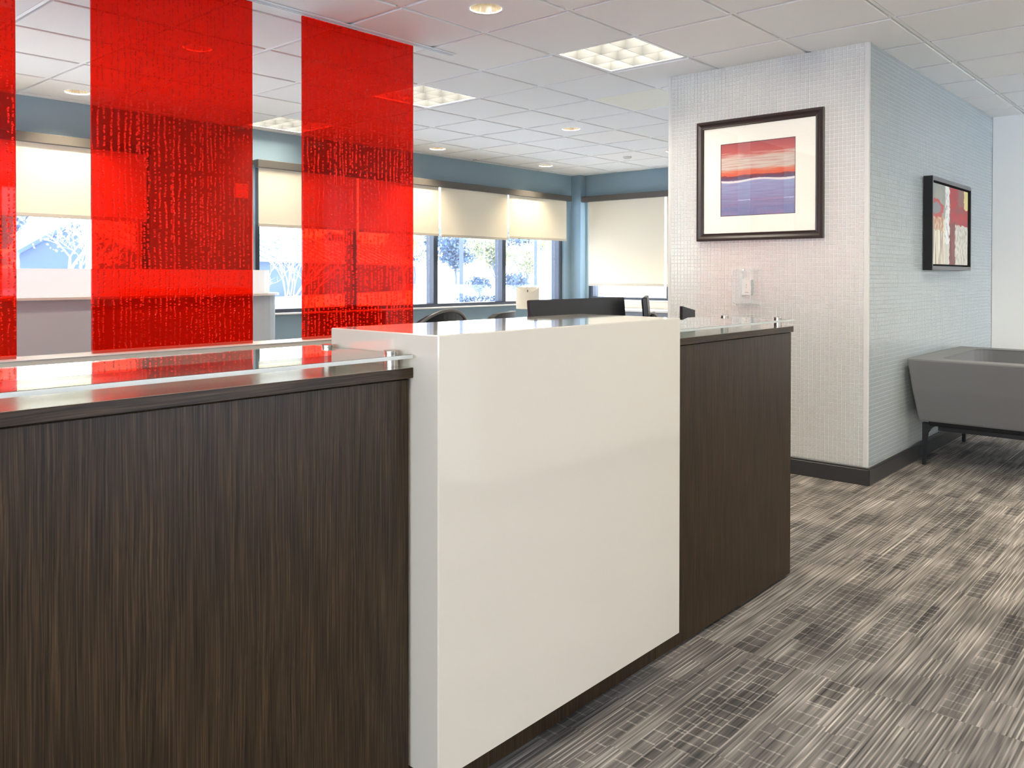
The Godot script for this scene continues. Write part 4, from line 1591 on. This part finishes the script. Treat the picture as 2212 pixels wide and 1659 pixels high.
func build_outdoors() -> void:
	var g := Mb.new()
	g.box(V(-60, -0.45, -170), V(190, -0.12, ZW - 0.23))
	g.box(V(XR + 0.6, -0.45, ZW - 0.23), V(190, -0.12, 4.95))
	g.box(V(-60, -0.45, 4.95), V(190, -0.12, 80))
	g.box(V(-60, -0.45, ZW - 0.23), V(-4.25, -0.12, 4.95))
	struct("ground", g, M.snow, "pale frosted ground outside the windows")
	var o := thing("shed", "low shed with blue shade painted into its metal roof, far left outside", "building", V(12.3, -0.12, -54))
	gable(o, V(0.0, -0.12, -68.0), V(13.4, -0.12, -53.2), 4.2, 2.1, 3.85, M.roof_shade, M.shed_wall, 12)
	o = thing("shed", "gabled white shed with a ribbed sunlit roof behind the bare tree", "building", V(25, -0.12, -47))
	gable(o, V(16.2, -0.12, -43.2), V(48.0, -0.12, -60.0), 3.6, 2.35, 3.95, M.metal_roof, M.shed_wall, 26)
	tree("bare_tree", "white-barked bare tree in front of the gabled shed", V(9.3, -0.12, -25.8), 4.6, 6, M.bark_pale, M.leaf, 4, 900, 0.05)
	tree("bare_shrub", "thin bare shrub in front of the long shed wall", V(12.4, -0.12, -19.2), 3.2, 5, M.bark_pale, M.leaf_blue, 9, 0, 0.05)
	tree("leafy_tree", "sunlit tree with a dark trunk in the second clear window bay", V(38.2, -0.12, -35.8), 5.2, 6, M.bark, M.leaf, 21, 5200, 0.075)
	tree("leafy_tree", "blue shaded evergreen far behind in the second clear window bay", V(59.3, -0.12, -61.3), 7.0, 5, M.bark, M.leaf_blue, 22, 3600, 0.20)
	tree("leafy_tree", "pale tree beside the rightmost red panel", V(31.2, -0.12, -36.6), 5.0, 6, M.bark_pale, M.leaf, 23, 4200, 0.065)
	tree("leafy_tree", "tree behind the pole in the last bay before the corner post", V(45.2, -0.12, -39.4), 5.4, 6, M.bark, M.leaf, 24, 4600, 0.07)
	tree("leafy_tree", "tree nearest the corner post in the last bay", V(34.9, -0.12, -27.2), 5.4, 6, M.bark, M.leaf, 25, 5200, 0.06)
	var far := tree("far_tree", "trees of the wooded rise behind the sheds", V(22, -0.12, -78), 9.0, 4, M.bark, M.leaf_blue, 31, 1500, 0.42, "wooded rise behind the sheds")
	var k := 0
	for q in [[8, -86], [34, -79], [46, -84], [58, -80], [70, -80], [82, -72], [94, -66]]:
		var c := dup(far, V(q[0], -0.12, q[1]), "", 0.7 * k)
		c.scale = Vector3.ONE * (0.75 + 0.05 * (k * 5 % 7))
		k += 1
	var p := thing("utility_pole", "grey pole in the second clear window bay", "pole", V(28.3, -0.12, -28.9))
	var m := Mb.new()
	m.tube([V(28.3, -0.12, -28.9), V(28.3, 9.0, -28.9)], [0.11, 0.08], 10)
	part("shaft", m, M.pole, p)
	p = thing("utility_pole", "grey pole in the last bay before the corner post", "pole", V(28.6, -0.12, -24.4))
	m = Mb.new()
	m.tube([V(28.6, -0.12, -24.4), V(28.6, 9.0, -24.4)], [0.075, 0.06], 10)
	part("shaft", m, M.pole, p)
	tree("bare_shrub", "low bushes at the foot of the sunlit tree", V(35.2, -0.12, -34.3), 1.3, 4, M.bark, M.leaf_blue, 41, 900, 0.09)
	tree("bare_shrub", "low bushes behind the table lamp", V(36.8, -0.12, -33.0), 1.5, 4, M.bark, M.leaf_blue, 42, 900, 0.09)
	var hd := thing("hedge", "low clipped blue-shaded hedge on the frosted ground", "hedge", V(24.4, -0.12, -23.8))
	var hm := Mb.new()
	var hr := RandomNumberGenerator.new()
	hr.seed = 6
	for q in 700:
		var t := hr.randf()
		var c := V(24.0, 0, -24.6).lerp(V(25.2, 0, -23.4), t) + V(hr.randf_range(-0.25, 0.25), hr.randf_range(-0.10, 0.38), hr.randf_range(-0.25, 0.25))
		var x := V(hr.randf_range(-1, 1), hr.randf_range(-1, 1), hr.randf_range(-1, 1)).normalized() * 0.07
		var y := x.cross(Vector3(0.3, 1, 0.2)).normalized() * 0.05
		hm.quad(c - x, c + y, c + x, c - y, Vector3.UP)
	part("foliage", hm, M.leaf_blue, hd).set_meta("kind", "stuff")
	tree("bare_shrub", "pale bare bush under the bright blind, left", V(24.7, -0.12, -17.3), 1.6, 4, M.bark_pale, M.leaf_blue, 43, 0, 0.05)
	tree("bare_shrub", "pale bare bush under the bright blind, right", V(22.2, -0.12, -13.9), 1.5, 4, M.bark, M.leaf_blue, 44, 0, 0.05)
